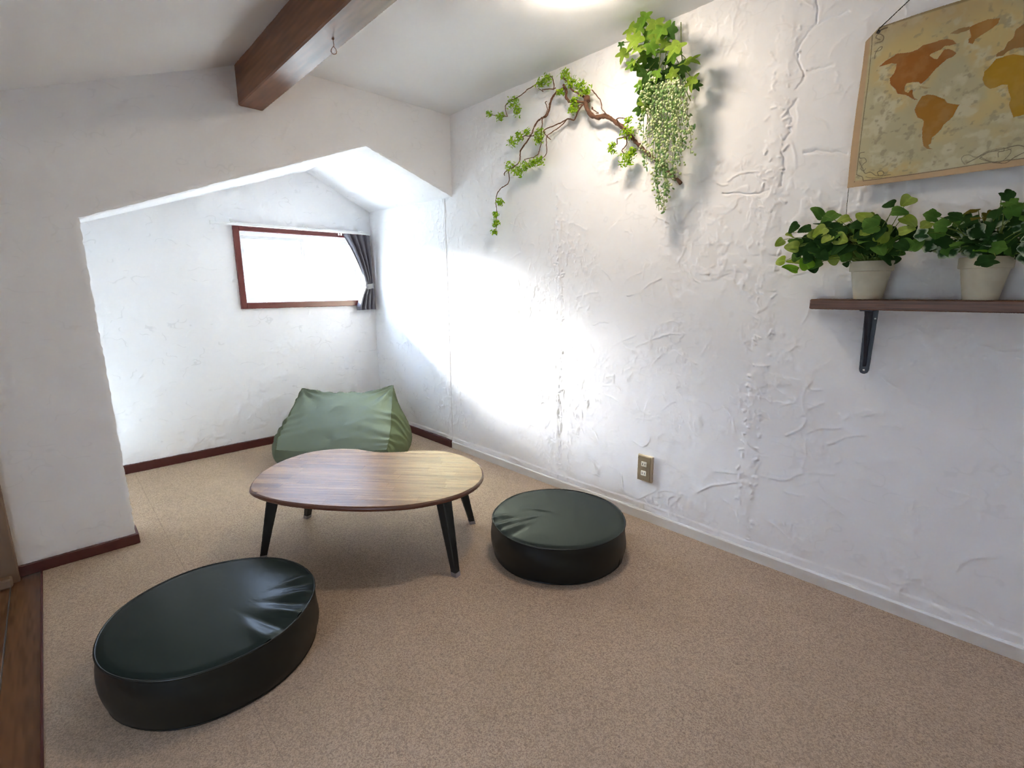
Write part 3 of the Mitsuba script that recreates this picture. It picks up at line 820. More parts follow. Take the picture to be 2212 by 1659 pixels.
# window
cz0, cz1, cx0, cx1 = 0.936, 1.466, 0.928, 1.832
labels['window_1'] = {'kind': 'structure', 'label': 'small sliding window with dark red wooden casing in the alcove'}
part('window_1', 'casing', box(cx0, WX0 + 0.004, YK - 0.022, YK + 0.004, cz0, cz1, 0.002), 'red_brown')
part('window_1', 'casing', box(WX1 - 0.004, cx1, YK - 0.022, YK + 0.004, cz0, cz1, 0.002), 'red_brown')
part('window_1', 'casing', box(WX0 + 0.004, WX1 - 0.004, YK - 0.022, YK + 0.004, cz0, WZ0 + 0.003, 0.002), 'red_brown')
part('window_1', 'casing', box(WX0 + 0.004, WX1 - 0.004, YK - 0.022, YK + 0.004, WZ1 - 0.003, cz1, 0.002), 'red_brown')
fr = [box(WX0, WX1, YK + 0.05, YK + 0.12, WZ0, WZ0 + 0.022, 0.002), box(WX0, WX1, YK + 0.05, YK + 0.12, WZ1 - 0.022, WZ1, 0.002),
      box(WX0, WX0 + 0.02, YK + 0.05, YK + 0.12, WZ0, WZ1, 0.002), box(WX1 - 0.02, WX1, YK + 0.05, YK + 0.12, WZ0, WZ1, 0.002)]
part('window_1', 'frame', cat(fr), 'aluminium', label='pale aluminium window frame')
part('window_1', 'sill', box(WX0, WX1, YK - 0.006, YK + 0.052, WZ0 - 0.012, WZ0 + 0.004, 0.002), 'white_trim', label='pale window sill')
xm = (WX0 + WX1) / 2
for x0, x1, y in ((WX0 + 0.015, xm + 0.016, YK + 0.062), (xm - 0.016, WX1 - 0.015, YK + 0.088)):
    sash = cat([box(x0, x0 + 0.028, y, y + 0.022, WZ0 + 0.018, WZ1 - 0.018, 0.002), box(x1 - 0.028, x1, y, y + 0.022, WZ0 + 0.018, WZ1 - 0.018, 0.002),
                box(x0, x1, y, y + 0.022, WZ0 + 0.018, WZ0 + 0.05, 0.002), box(x0, x1, y, y + 0.022, WZ1 - 0.044, WZ1 - 0.018, 0.002)])
    k = part('window_1', 'sash', sash, 'aluminium')
    X, Z = np.meshgrid([x0 + 0.02, x1 - 0.02], [WZ0 + 0.04, WZ1 - 0.03], indexing='ij')
    part(k, 'pane', trimesh.Trimesh(np.stack([X, X * 0 + y + 0.011, Z], -1).reshape(-1, 3), grid_faces(2, 2), process=False), 'glass')

# ------------------------------------------------------------------ ceiling beam and its hook
t = thing('ceiling_beam', 'brown wooden beam running along the edge between the two white ceilings', 'beam')
scene[t] = mikit.ply(box(0.735, 0.838, Y0, YH + 0.02, 1.844, 2.07, 0.005), 'beam_wood', smooth=False)
t = thing('ceiling_hook', 'small rusty wire eye hook hanging under the brown beam', 'hook')
hp = [(0, 0, 0.006), (0, 0, -0.006), (0.001, 0, -0.014), (-0.003, 0.002, -0.020), (-0.006, 0.004, -0.027), (-0.003, 0.002, -0.034), (0.003, -0.002, -0.034), (0.006, -0.004, -0.028), (0.003, -0.002, -0.021), (0, 0, -0.017)]
part(t, 'wire', tube(spline(np.array(hp) * 1.25 + [0.793, 1.662, 1.843], 5), 0.0012, 8), 'hook_wire', smooth=50)
part(t, 'collar', lathe([(0, 0), (0.004, 0), (0.004, -0.003), (0, -0.004)], 16, (0.793, 1.662), 1.844), 'hook_wire', smooth=40)

# ------------------------------------------------------------------ ceiling lamp (its lower edge just reaches the frame's top)
t = thing('ceiling_light', 'round glowing ceiling lamp at the top edge near the hanging ivy', 'lamp')
LX, LY, LR = 1.40, 1.17, 0.094
part(t, 'base', lathe([(0, 0.0), (LR * 0.80, 0.0), (LR * 0.80, -0.022), (0, -0.022)], 64, (LX, LY), ZC + 0.002), 'white_plastic', smooth=30)
a = np.linspace(0, PI / 2, 14)
dome = lathe([(max(1e-4, LR * math.sin(q)), -0.022 - 0.030 * math.cos(q)) for q in a] + [(LR * 0.98, -0.018), (LR * 0.8, -0.018)], 64, (LX, LY), ZC + 0.002)
k = part(t, 'diffuser', dome, 'white_plastic', smooth=30)
scene[k]['emitter'] = {'type': 'area', 'radiance': {'type': 'rgb', 'value': list(LAMP)}}

# ------------------------------------------------------------------ curtain rail and curtain
t = thing('curtain_rail', 'white curtain rail screwed above the alcove window', 'curtain rail')
part(t, 'rail', cat([box(0.800, 1.845, YK - 0.066, YK - 0.054, 1.452, 1.468, 0.002), box(0.905, 1.845, YK - 0.040, YK - 0.030, 1.464, 1.476, 0.002)]), 'white_plastic')
for x in (0.925, 1.372, 1.775):
    k = part(t, 'bracket', cat([box(x - 0.008, x + 0.008, YK - 0.068, YK - 0.018, 1.470, 1.478, 0.001), box(x - 0.012, x + 0.012, YK - 0.026, YK - 0.020, 1.462, 1.494, 0.001)]), 'white_plastic')
part(t, 'end_cap', box(0.794, 0.804, YK - 0.069, YK - 0.051, 1.449, 1.471, 0.002), 'white_plastic')
for x in (1.600, 1.618):
    part(t, 'runner', box(x - 0.005, x + 0.005, YK - 0.066, YK - 0.056, 1.436, 1.454, 0.002), 'white_plastic')

t = thing('curtain', 'dark grey curtain gathered with a tieback at the right side of the window', 'curtain')
nz, ns = 110, 130
zz, ss = np.linspace(1.448, 0.905, nz), np.linspace(0, 1, ns)
kz = [0.905, 0.93, 1.02, 1.075, 1.10, 1.18, 1.28, 1.36, 1.448]
xl = np.interp(zz, kz, [1.705, 1.704, 1.742, 1.777, 1.782, 1.752, 1.712, 1.680, 1.635])
xr = np.interp(zz, kz, [1.862, 1.862, 1.853, 1.843, 1.842, 1.844, 1.845, 1.846, 1.846])
G = np.exp(-((zz - 1.085) / 0.03) ** 2)
Zc, Sc = np.meshgrid(zz, ss, indexing='ij')
amp = 0.016 * (1 - 0.45 * G)[:, None]
ph = Sc * 2 * PI * 4.2 + 0.5 * np.sin(Zc * 9) + 0.7
Yc = YK - 0.062 + amp * np.sin(ph) + 0.004 * np.sin(Sc * 31 + Zc * 14)
Xc = xl[:, None] + Sc * (xr - xl)[:, None] + 0.004 * np.cos(ph)
Zc2 = Zc + 0.012 * (1 - Sc) * (Zc < 1.08) * (1.08 - Zc) / 0.17 * -0.2
P = np.stack([Xc, Yc, Zc2], -1)
part(t, 'panel', sheet(P, np.array([0, 0.0015, 0]), full=True), 'curtain_fabric', smooth=True)
a = np.linspace(0, 2 * PI, 60, endpoint=False)
v2 = np.linspace(-1, 1, 9)
A, V2 = np.meshgrid(a, v2, indexing='ij')
hw, hd = 0.036, 0.024
R = 1 + 0.05 * np.sin(9 * A + 3 * V2) + 0.06 * np.cos(V2 * 1.4)
P = np.stack([1.812 + hw * R * np.cos(A), YK - 0.062 + hd * R * np.sin(A), 1.078 + 0.018 * V2 + 0.006 * np.cos(A)], -1)
idx = np.arange(60 * 9).reshape(60, 9)
f = []
for i in range(60):
    for j in range(8):
        q = idx[i, j], idx[(i + 1) % 60, j], idx[(i + 1) % 60, j + 1], idx[i, j + 1]
        f += [(q[0], q[1], q[2]), (q[0], q[2], q[3])]
part(t, 'tieback', trimesh.Trimesh(P.reshape(-1, 3), np.array(f), process=False), 'curtain_tie', smooth=True, label='lighter grey tieback')

# ------------------------------------------------------------------ kidney table
t = thing('kidney_table', 'low kidney shaped wooden table with black tapered legs in front of the bean bag', 'table')
ZT = 0.300
outline = Polygon(spline(KIDNEY, 6, closed=True)).buffer(0)
outline = outline.buffer(-0.02).buffer(0.02).simplify(0.0006)
ring = np.array(outline.exterior.coords)[:-1]


def inset(d):
    g = outline.buffer(-d, join_style=1).simplify(0.0004)
    return g


def resample(poly, n=260):
    L = poly.exterior.length
    o = Point(outline.centroid)
    pts = np.array([poly.exterior.interpolate(L * k / n).coords[0] for k in range(n)])
    return pts


nr = 260
base = resample(outline)
tang = np.roll(base, -1, 0) - np.roll(base, 1, 0)
nor = np.stack([tang[:, 1], -tang[:, 0]], 1)
nor /= np.linalg.norm(nor, axis=1, keepdims=True)
if (nor * (base - base.mean(0))).sum() < 0:
    nor = -nor
prof = [(0.010, ZT - 0.0012), (0.006, ZT - 0.0014), (0.003, ZT - 0.003), (0.0008, ZT - 0.006), (0.0, ZT - 0.010), (0.0012, ZT - 0.014), (0.004, ZT - 0.018), (0.009, ZT - 0.020)]
v = [np.column_stack([base - nor * d, np.full(nr, z)]) for d, z in prof]
cz = np.array([[base[:, 0].mean(), base[:, 1].mean(), prof[0][1]], [base[:, 0].mean(), base[:, 1].mean(), prof[-1][1]]])
f = []
for i in range(len(prof) - 1):
    for j in range(nr):
        a0, a1, b0, b1 = i * nr + j, i * nr + (j + 1) % nr, (i + 1) * nr + j, (i + 1) * nr + (j + 1) % nr
        f += [(a0, b0, b1), (a0, b1, a1)]
body = trimesh.Trimesh(np.vstack(v), np.array(f), process=False)
caps = [extrude(Polygon(v[0][:, :2]).buffer(0), 0.0002, prof[0][1] - 0.0002), extrude(Polygon(v[-1][:, :2]).buffer(0), 0.0002, prof[-1][1])]
top = part(t, 'tabletop', cat([body] + caps), 'rim_wood', smooth=40, label='kidney shaped top of glued wooden staves')
inner = outline.buffer(-0.0075)
ang = math.atan2(AX[1], AX[0])
ca, sa = math.cos(ang), math.sin(ang)
cen = np.array(outline.centroid.coords[0])
r6 = np.random.default_rng(21)
W = 0.043
row = -9
for row in range(-9, 10):
    q = -0.62 + r6.uniform(-0.3, 0)
    last = -1
    while q < 0.62:
        ln = r6.uniform(0.18, 0.46)
        rect = np.array([(q, row * W), (q + ln, row * W), (q + ln, (row + 1) * W), (q, (row + 1) * W)])
        q += ln
        wv = np.column_stack([cen[0] + rect[:, 0] * ca - rect[:, 1] * sa, cen[1] + rect[:, 0] * sa + rect[:, 1] * ca])
        g = Polygon(wv).buffer(-0.00025).intersection(inner)
        for gg in getattr(g, 'geoms', [g]):
            if gg.geom_type == 'Polygon' and gg.area > 2e-4:
                k = r6.integers(0, 5)
                if k == last:
                    k = (k + 1) % 5
                last = k
                part(top, 'stave', extrude(gg.simplify(0.0002), 0.0014 + r6.uniform(-0.00012, 0.00012), ZT - 0.0014), STAVES[k])


def table_leg(foot, topc):
    foot, topc = np.array(foot, float), np.array(topc, float)
    w = topc - foot
    rings = []
    rad = math.atan2(foot[1] - cen[1], foot[0] - cen[0]) + PI / 4
    for tt, s in ((0.0, 0.0125), (0.02, 0.0135), (0.93, 0.0255), (1.0, 0.0255)):
        c = foot + w * tt
        for k in range(8):
            q = k // 2 * PI / 2 + rad + (-0.70 if k % 2 == 0 else 0.70) + 0
            cc = s * 1.30
            rings.append(c + cc * np.array([math.cos(q), math.sin(q), 0]))
    return trimesh.convex.convex_hull(np.array(rings[:16])), trimesh.Trimesh(np.array(rings), None, process=False), rings


def leg_mesh(foot, topc, s0, s1, rad):
    foot, topc = np.array(foot, float), np.array(topc, float)
    pts = []
    for c, s in ((foot, s0), (topc, s1)):
        for sx_ in (-1, 1):
            for sy_ in (-1, 1):
                for b in (0, 1):
                    o = np.array([sx_ * s * (0.80 if b else 1), sy_ * s * (1 if b else 0.80)])
                    pts.append(c + np.array([o[0] * math.cos(rad) - o[1] * math.sin(rad), o[0] * math.sin(rad) + o[1] * math.cos(rad), 0]))
    return trimesh.convex.convex_hull(np.array(pts))


for fx, fy, tx, ty in ((0.499, 1.986, 0.560, 1.962), (0.979, 1.348, 0.992, 1.430), (1.284, 1.629, 1.222, 1.655), (0.763, 2.217, 0.790, 2.150)):
    rad = math.atan2(fy - cen[1], fx - cen[0])
    foot, tp = np.array([fx, fy, 0.0]), np.array([tx, ty, ZT - 0.0225])
    w = tp - foot
    k = part(t, 'leg', leg_mesh(foot + w * 0.045, tp, 0.0125, 0.0235, rad), 'black_paint')
    part(k, 'foot_cap', leg_mesh(foot, foot + w * 0.055, 0.0135, 0.0140, rad), 'grey_felt', label='grey felt foot')
    pl = box(-0.034, 0.034, -0.034, 0.034, ZT - 0.0235, ZT - 0.0195, 0.001)
    pl.apply_transform(trimesh.transformations.rotation_matrix(rad, [0, 0, 1]))
    pl.apply_translation((tx, ty, 0))
    part(k, 'mounting_plate', pl, 'black_paint')
    for s_ in (-1, 1):
        o = np.array([math.cos(rad + PI / 2), math.sin(rad + PI / 2)]) * 0.027 * s_
        part(k, 'bolt', trimesh.creation.cylinder(0.004, 0.006, sections=12, transform=trimesh.transformations.translation_matrix((tx + o[0], ty + o[1], ZT - 0.026))), 'screw_steel')

# ------------------------------------------------------------------ round floor cushions


def pouf(key, c, R, h, folds, label, seed):
    t = thing(key, label, 'floor cushion', 'round leather floor cushions')
    rr = np.random.default_rng(seed)
    n = 144
    a = np.arange(n) * 2 * PI / n
    rad = np.linspace(0, 1, 42)
    pts, idx = [], []
    for q in rad:
        r = R * (1 - (1 - q) ** 1.0)
        pts.append(np.stack([r * np.cos(a), r * np.sin(a), h + 0.010 * (1 - q**2) - 0.0035 * smooth01(0.93, 1.0, q) + 0 * a], -1))
    P = np.array(pts)
    nz_ = meshkit.fbm(np.stack([P[..., 0] * 5, P[..., 1] * 5, P[..., 0] * 0 + seed], -1), 3, seed) - 0.5
    P[..., 2] += 0.006 * nz_ * (1 - rad[:, None] ** 6)
    for fa, fr, fw, fl, am in folds:            # a fold in the cover: angle, radius, width, length (radial), height
        d = np.angle(np.exp(1j * (a[None] - fa))) * R * rad[:, None]
        along = (rad[:, None] - fr) * R
        P[..., 2] += am * np.exp(-(d / fw) ** 2 - (along / fl) ** 2)
    rim = 1 + 0.006 * np.sin(3 * a + seed) + 0.004 * np.sin(7 * a + 2 * seed)
    P[..., :2] *= (1 + (rim[None, :, None] - 1) * rad[:, None, None] ** 2)
    P += np.array([c[0], c[1], 0])
    v = P.reshape(-1, 3)
    f = []
    for i in range(len(rad) - 1):
        for j in range(n):
            a0, a1, b0, b1 = i * n + j, i * n + (j + 1) % n, (i + 1) * n + j, (i + 1) * n + (j + 1) % n
            f += ([(a0, b0, b1)] if i == 0 else [(a0, b0, b1), (a0, b1, a1)])
    part(t, 'top_panel', trimesh.Trimesh(v, np.array(f), process=False), 'leather', smooth=True, label='smooth dark top panel')
    zz = np.linspace(0, 1, 22)
    pr = []
    for q in zz:
        bul = 0.006 * math.sin(PI * q) - 0.004 * (1 - q) ** 6
        r = R * rim + bul + 0.003 * np.sin(5 * a + 6 * q + seed) * math.sin(PI * q)
        pr.append(np.stack([c[0] + r * np.cos(a), c[1] + r * np.sin(a), 0.004 + q * (h - 0.008) + 0 * a], -1))
    P2 = np.array(pr)
    f = []
    for i in range(len(zz) - 1):
        for j in range(n):
            a0, a1, b0, b1 = i * n + j, i * n + (j + 1) % n, (i + 1) * n + j, (i + 1) * n + (j + 1) % n
            f += [(a0, a1, b1), (a0, b1, b0)]
    v2 = P2.reshape(-1, 3)
    bot = np.vstack([v2, [[c[0], c[1], 0.002]]])
    f += [((j + 1) % n, j, len(v2)) for j in range(n)]
    part(t, 'side_band', trimesh.Trimesh(bot, np.array(f), process=False), 'leather_side', smooth=True)
    for z, rr_, dr_ in ((h - 0.004, 0.0032, 0.001), (0.004, 0.003, -0.006)):
        q = np.column_stack([c[0] + (R * rim + dr_) * np.cos(a), c[1] + (R * rim + dr_) * np.sin(a), np.full(n, z)])
        q = np.vstack([q, q[:2]])
        part(t, 'piping', tube(q, rr_, 8), 'leather_side', smooth=True)
    sa_ = folds[0][0] + 2.0
    q = np.array([[c[0] + (R + 0.0065 * math.sin(PI * s)) * math.cos(sa_), c[1] + (R + 0.0065 * math.sin(PI * s)) * math.sin(sa_), 0.006 + s * (h - 0.012)] for s in np.linspace(0, 1, 9)])
    part(t, 'seam', tube(q, 0.0016, 6), 'leather_side', smooth=True)


def smooth01(a, b, x):
    t = np.clip((x - a) / (b - a), 0, 1)
    return t * t * (3 - 2 * t)


fa_ = math.atan2(1.255 - 1.211, 1.191 - 1.397)
pouf('floor_cushion', (1.397, 1.211), 0.264, 0.147, [(fa_, 0.84, 0.010, 0.05, 0.006), (fa_ + 0.16, 0.82, 0.008, 0.05, -0.004), (fa_ - 0.2, 0.86, 0.010, 0.05, 0.006), (fa_ - 0.34, 0.85, 0.008, 0.045, -0.004), (fa_ - 0.5, 0.86, 0.012, 0.05, 0.005), (fa_ - 1.6, 0.85, 0.02, 0.03, 0.006), (fa_ - 1.9, 0.8, 0.012, 0.06, 0.004), (fa_ - 0.9, 0.3, 0.008, 0.06, 0.004), (fa_ - 0.2, 0.45, 0.006, 0.05, 0.003)],
     'round black leather floor cushion between the table and the wall outlet', 5)
fb_ = math.atan2(1.285 - 1.518, 0.291 - 0.238) + 0.45
pouf('floor_cushion_001', (0.238, 1.518), 0.268, 0.151, [(fb_, 0.88, 0.014, 0.06, 0.010), (fb_ + 0.2, 0.86, 0.010, 0.06, -0.008), (fb_ + 0.38, 0.88, 0.012, 0.05, 0.010), (fb_ - 0.22, 0.86, 0.012, 0.07, -0.008), (fb_ - 0.42, 0.88, 0.014, 0.06, 0.007), (fb_ + 0.6, 0.9, 0.010, 0.05, -0.006), (fb_ + 0.75, 0.9, 0.012, 0.05, 0.008)],
     'round black leather floor cushion at the front left beside the wooden border', 8)

# ------------------------------------------------------------------ bean bag
t = thing('bean_bag', 'sagging olive green cube bean bag in the alcove under the window', 'bean bag')
CB = {(0, 0, 0): (0.87, 2.93, 0.0), (1, 0, 0): (1.40, 2.49, 0.0), (1, 1, 0): (1.74, 2.86, 0.0), (0, 1, 0): (1.12, 3.31, 0.0),
      (0, 0, 1): (0.815, 2.985, 0.115), (1, 0, 1): (1.36, 2.43, 0.12), (1, 1, 1): (1.68, 2.97, 0.398), (0, 1, 1): (1.19, 3.33, 0.402)}


def bag(a, b, c):
    S = lambda x: np.clip(4 * x * (1 - x), 0, 1) ** 0.62
    # rounded cube, its two pulled-up rear corners left sharp
    q = np.stack([2 * a - 1, 2 * b - 1, 2 * c - 1], -1)
    x, y, z = (q[..., i] ** 2 for i in range(3))
    ball = q * np.sqrt(np.stack([1 - y / 2 - z / 2 + y * z / 3, 1 - x / 2 - z / 2 + x * z / 3, 1 - x / 2 - y / 2 + x * y / 3], -1))
    ear = np.exp(-((1 - b) ** 2 + (1 - c) ** 2) / 0.10) * (np.exp(-((1 - a) / 0.20) ** 2) + np.exp(-(a / 0.20) ** 2))
    k = 0.46 * (1 - 0.96 * np.clip(ear, 0, 1))
    q = q * (1 - k[..., None]) + ball * (1.24 * k)[..., None]
    A, B, Cc = ((q[..., i] + 1) / 2 for i in range(3))
    p = 0
    for (i, j, kk), r in CB.items():
        w = (A if i else 1 - A) * (B if j else 1 - B) * (Cc if kk else 1 - Cc)
        p = p + w[..., None] * np.array(r)
    ex, ey = np.array([0.80, -0.60, 0]), np.array([0.60, 0.80, 0])
    nt = np.array([-0.28, -0.38, 0.88])
    p = p + (np.where(a > 0.5, 0.034, 0.014) * (2 * a - 1) * S(b) * S(c))[..., None] * ex + (0.030 * (2 * b - 1) * S(a) * S(c))[..., None] * ey + (0.030 * np.maximum(0, 2 * c - 1) * S(a) * S(b))[..., None] * nt
    sag = 0.018 * (4 * a * (1 - a)) ** 1.3 * b**3 * c**2
    p[..., 2] -= sag
    # folds: across the seams and out of the pulled-up corners
    n1 = meshkit.noise(np.stack([a * 2, b * 5, c * 3], -1), 3)
    for s, e in ((1, np.exp(-(1 - a) / 0.10)), (0, np.exp(-a / 0.08))):
        p = p + (0.0085 * np.sin((b + 0.3 * n1) * 42 + 3 * s) * e * S(b) * (c > 0.5))[..., None] * nt
    er = np.hypot((1 - a) * 0.65, (1 - b) * 0.5)
    el = np.hypot(a * 0.65, (1 - b) * 0.5)
    for d, x, y in ((er, 1 - a, 1 - b), (el, a, 1 - b)):
        th = np.arctan2(y, x + 1e-6)
        p = p + (0.0120 * np.sin(th * 12) * np.exp(-(d / 0.20) ** 2) * smooth01(0.0, 0.05, d))[..., None] * nt * (c > 0.5)[..., None]
    p = p + (0.0065 * np.sin((a + 0.3 * n1) * 40) * np.exp(-(1 - b) / 0.09) * S(a) * (c > 0.5))[..., None] * nt
    p = p + (0.022 * (meshkit.fbm(p * 7, 3, 2) - 0.5) * S(np.clip(c, 0.02, 0.98)) ** 0)[..., None] * nt
    p[..., 2] = np.maximum(p[..., 2], 0.001)
    return p


nb = 72
g1, g2 = np.meshgrid(np.linspace(0, 1, nb), np.linspace(0, 1, nb), indexing='ij')
one, zero = np.ones_like(g1), np.zeros_like(g1)
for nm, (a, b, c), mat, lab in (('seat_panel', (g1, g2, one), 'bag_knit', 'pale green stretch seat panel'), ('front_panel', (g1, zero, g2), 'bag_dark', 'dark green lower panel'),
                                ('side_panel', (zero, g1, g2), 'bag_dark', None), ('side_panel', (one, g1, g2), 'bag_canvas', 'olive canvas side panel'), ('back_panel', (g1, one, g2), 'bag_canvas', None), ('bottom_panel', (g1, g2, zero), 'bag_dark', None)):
    part(t, nm, trimesh.Trimesh(bag(a, b, c).reshape(-1, 3), grid_faces(nb, nb), process=False), mat, smooth=True, label=lab)
q = np.linspace(0, 1, 60)
o, z_ = np.ones_like(q), np.zeros_like(q)
for a, b, c in ((q, o, o), (o, q, o), (z_, q, o)):
    part(t, 'piping', tube(bag(a, b, c), 0.0028, 7), 'bag_canvas', smooth=True)

# ------------------------------------------------------------------ wall outlet
t = thing('wall_outlet', 'beige double wall outlet on the right wall above the baseboard', 'outlet')
oy0, oy1, oz0, oz1 = 1.0675, 1.1425, 0.1875, 0.3095
part(t, 'frame', box(XR - 0.0115, XR + 0.002, oy0, oy1, oz0, oz1, 0.002), 'outlet_frame')
part(t, 'plate', box(XR - 0.0140, XR - 0.010, oy0 + 0.010, oy1 - 0.003, oz0 + 0.005, oz1 - 0.005, 0.001), 'outlet_plate', label='brown face plate')
yc = (oy0 + oy1) / 2 + 0.003
for z in (0.2695, 0.2265):
    k = part(t, 'socket', box(XR - 0.0165, XR - 0.012, yc - 0.0135, yc + 0.0135, z - 0.0115, z + 0.0115, 0.0012), 'outlet_socket', label='cream socket with two slots')
    for s in (-1, 1):
        part(k, 'slot', box(XR - 0.0169, XR - 0.0155, yc + s * 0.0062 - 0.0014, yc + s * 0.0062 + 0.0014, z - 0.0045, z + 0.0045), 'slot_black')
for z in (oz0 + 0.012, oz1 - 0.012):
    part(t, 'screw', trimesh.creation.cylinder(0.0028, 0.0016, sections=14, transform=trimesh.transformations.rotation_matrix(PI / 2, [0, 1, 0]) if False else np.array([[0, 0, 1, XR - 0.0142], [0, 1, 0, yc], [-1, 0, 0, z], [0, 0, 0, 1.0]])), 'outlet_plate')

# ------------------------------------------------------------------ shelf
ZS = 1.010
t = thing('wall_shelf', 'dark brown wooden wall shelf carrying two potted plants', 'shelf')
part(t, 'board', box(1.776, XR - 0.001, -0.75, 0.490, ZS - 0.031, ZS, 0.003), 'shelf_wood')
for yb in (0.342, -0.55):
    zt_, zb_ = ZS - 0.031, 0.774
    pr = [(0.0175, zt_), (-0.0175, zt_), (-0.0130, zb_ + 0.012)] + [(0.0125 * math.cos(q), zb_ + 0.0125 + 0.0125 * math.sin(q)) for q in np.linspace(PI, 2 * PI, 10)] + [(0.0130, zb_ + 0.012)]
    wl = trimesh.creation.extrude_polygon(Polygon(pr).buffer(0), 0.004, engine='earcut')
    wl.apply_transform(np.array([[0, 0, -1, XR - 0.0005], [1, 0, 0, yb], [0, 1, 0, 0], [0, 0, 0, 1.0]]))
    sl = box(1.796, XR - 0.001, yb - 0.0165, yb + 0.0165, zt_ - 0.004, zt_, 0.001)
    gs = trimesh.creation.extrude_polygon(Polygon([(XR - 0.003, zt_ - 0.003), (1.802, zt_ - 0.003), (XR - 0.014, zb_ + 0.060), (XR - 0.007, zb_ + 0.026), (XR - 0.003, zb_ + 0.022)]), 0.009, engine='earcut')
    gs.apply_transform(np.array([[1, 0, 0, 0], [0, 0, -1, yb + 0.0045], [0, 1, 0, 0], [0, 0, 0, 1.0]]))
    k = part(t, 'bracket', cat([wl, sl, gs]), 'bracket_paint', label='dark blue steel shelf bracket')
    for dy, z in ((0.0115, 0.958), (-0.0115, 0.950), (0.0, zb_ + 0.012)):
        part(k, 'screw', trimesh.creation.icosphere(2, 0.0034).apply_transform(np.diag([0.5, 1, 1, 1])).apply_translation((XR - 0.0048, yb + dy, z)), 'screw_steel', smooth=True)

# ------------------------------------------------------------------ leaves
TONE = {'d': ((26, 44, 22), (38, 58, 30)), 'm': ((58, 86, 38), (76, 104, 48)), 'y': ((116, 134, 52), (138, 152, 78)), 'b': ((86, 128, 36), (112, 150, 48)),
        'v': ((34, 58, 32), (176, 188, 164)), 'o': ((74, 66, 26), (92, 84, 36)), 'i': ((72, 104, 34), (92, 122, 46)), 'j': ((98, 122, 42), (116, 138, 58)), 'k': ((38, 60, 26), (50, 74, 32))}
LEAF = {}


def outline_of(kind, n=44):
    th = np.arange(n) * 2 * PI / n
    if kind == 'heart':
        x = 0.5 * np.cos(th)
        w = 0.40 * np.abs(np.sin(th)) ** 0.85 * (1 - 0.42 * np.cos(th)) * np.sign(np.sin(th))
        notch = 0.10 * np.exp(-((np.abs(th - PI)) / 0.35) ** 2)
        return np.column_stack([x + notch, w])
    if kind == 'star':
        keys = [(0, 0.62), (0.42, 0.27), (0.92, 0.53), (1.45, 0.25), (2.05, 0.42), (2.65, 0.26), (3.1416, 0.16)]
        k = np.array(keys)
        a = np.abs(np.angle(np.exp(1j * th)))
        r = np.interp(a, k[:, 0], k[:, 1])
        return np.column_stack([r * np.cos(th), r * np.sin(th)])
    r = 0.46 * (1 + 0.09 * np.cos(5 * th) + 0.03 * np.cos(15 * th)) * (1 - 0.35 * np.exp(-((np.abs(np.angle(np.exp(1j * (th - PI))))) / 0.3) ** 2))
    return np.column_stack([r * np.cos(th), r * np.sin(th)])


def leaf_ply(kind, tone, variant):
    key = (kind, tone, variant)
    if key in LEAF:
        return LEAF[key]
    rr = np.random.default_rng(100 + variant)
    n = 66 if kind == 'star' else 40
    o = outline_of(kind, n)
    fr = [0.0, 0.4, 0.75, 0.9, 1.0]
    P = np.concatenate([[[0, 0]]] + [o * q for q in fr[1:]])
    x, y = P[:, 0], P[:, 1]
    z = 0.16 * np.abs(y) - 0.22 * x * x + 0.05 * np.sin(5 * x + 3 * variant) + 0.05 * rr.normal() * y - 0.10 * y * y
    c0, c1 = (np.array(lin(*c)) for c in TONE[tone])
    rad = np.concatenate([[0]] + [np.full(n, q) for q in fr[1:]])
    th = np.concatenate([[0]] + [np.arange(n) * 2 * PI / n] * 4)
    if tone == 'v':
        e = smooth01(0.70, 0.92, rad + 0.16 * np.sin(3 * th + variant * 2))
    else:
        e = np.clip(0.5 * rad + 0.5 * np.sin(4 * x + variant), 0, 1)
    vein = np.exp(-(np.abs(y) / 0.02) ** 2) * 0.35
    col = c0 * (1 - e[:, None]) + c1 * e[:, None]
    col = col * (1 + vein[:, None])
    f = [(0, 1 + j, 1 + (j + 1) % n) for j in range(n)]
    for k in range(3):
        for j in range(n):
            a0, a1, b0, b1 = 1 + k * n + j, 1 + k * n + (j + 1) % n, 1 + (k + 1) * n + j, 1 + (k + 1) * n + (j + 1) % n
            f += [(a0, b0, b1), (a0, b1, a1)]
    LEAF[key] = mikit.ply(trimesh.Trimesh(np.column_stack([x, y, z]), np.array(f), process=False), 'leaf', smooth=True, color=np.clip(col, 0, 1))
    return LEAF[key]


def leaf_tf(pos, tip, nrm, size):
    nrm = np.array(nrm, float)
    nrm /= np.linalg.norm(nrm)
    tip = np.array(tip, float)
    tip = tip - nrm * (tip @ nrm)
    tip /= np.linalg.norm(tip) + 1e-9
    s = np.cross(nrm, tip)
    M = np.eye(4)
    M[:3, 0], M[:3, 1], M[:3, 2], M[:3, 3] = tip * size, s * size, nrm * size, pos
    return T(M.tolist())


def curve(a, b, bend, n=9):
    a, b, bend = np.array(a, float), np.array(b, float), np.array(bend, float)
    q = np.linspace(0, 1, n)[:, None]
    m = (a + b) / 2 + bend
    return (1 - q) ** 2 * a + 2 * q * (1 - q) * m + q**2 * b


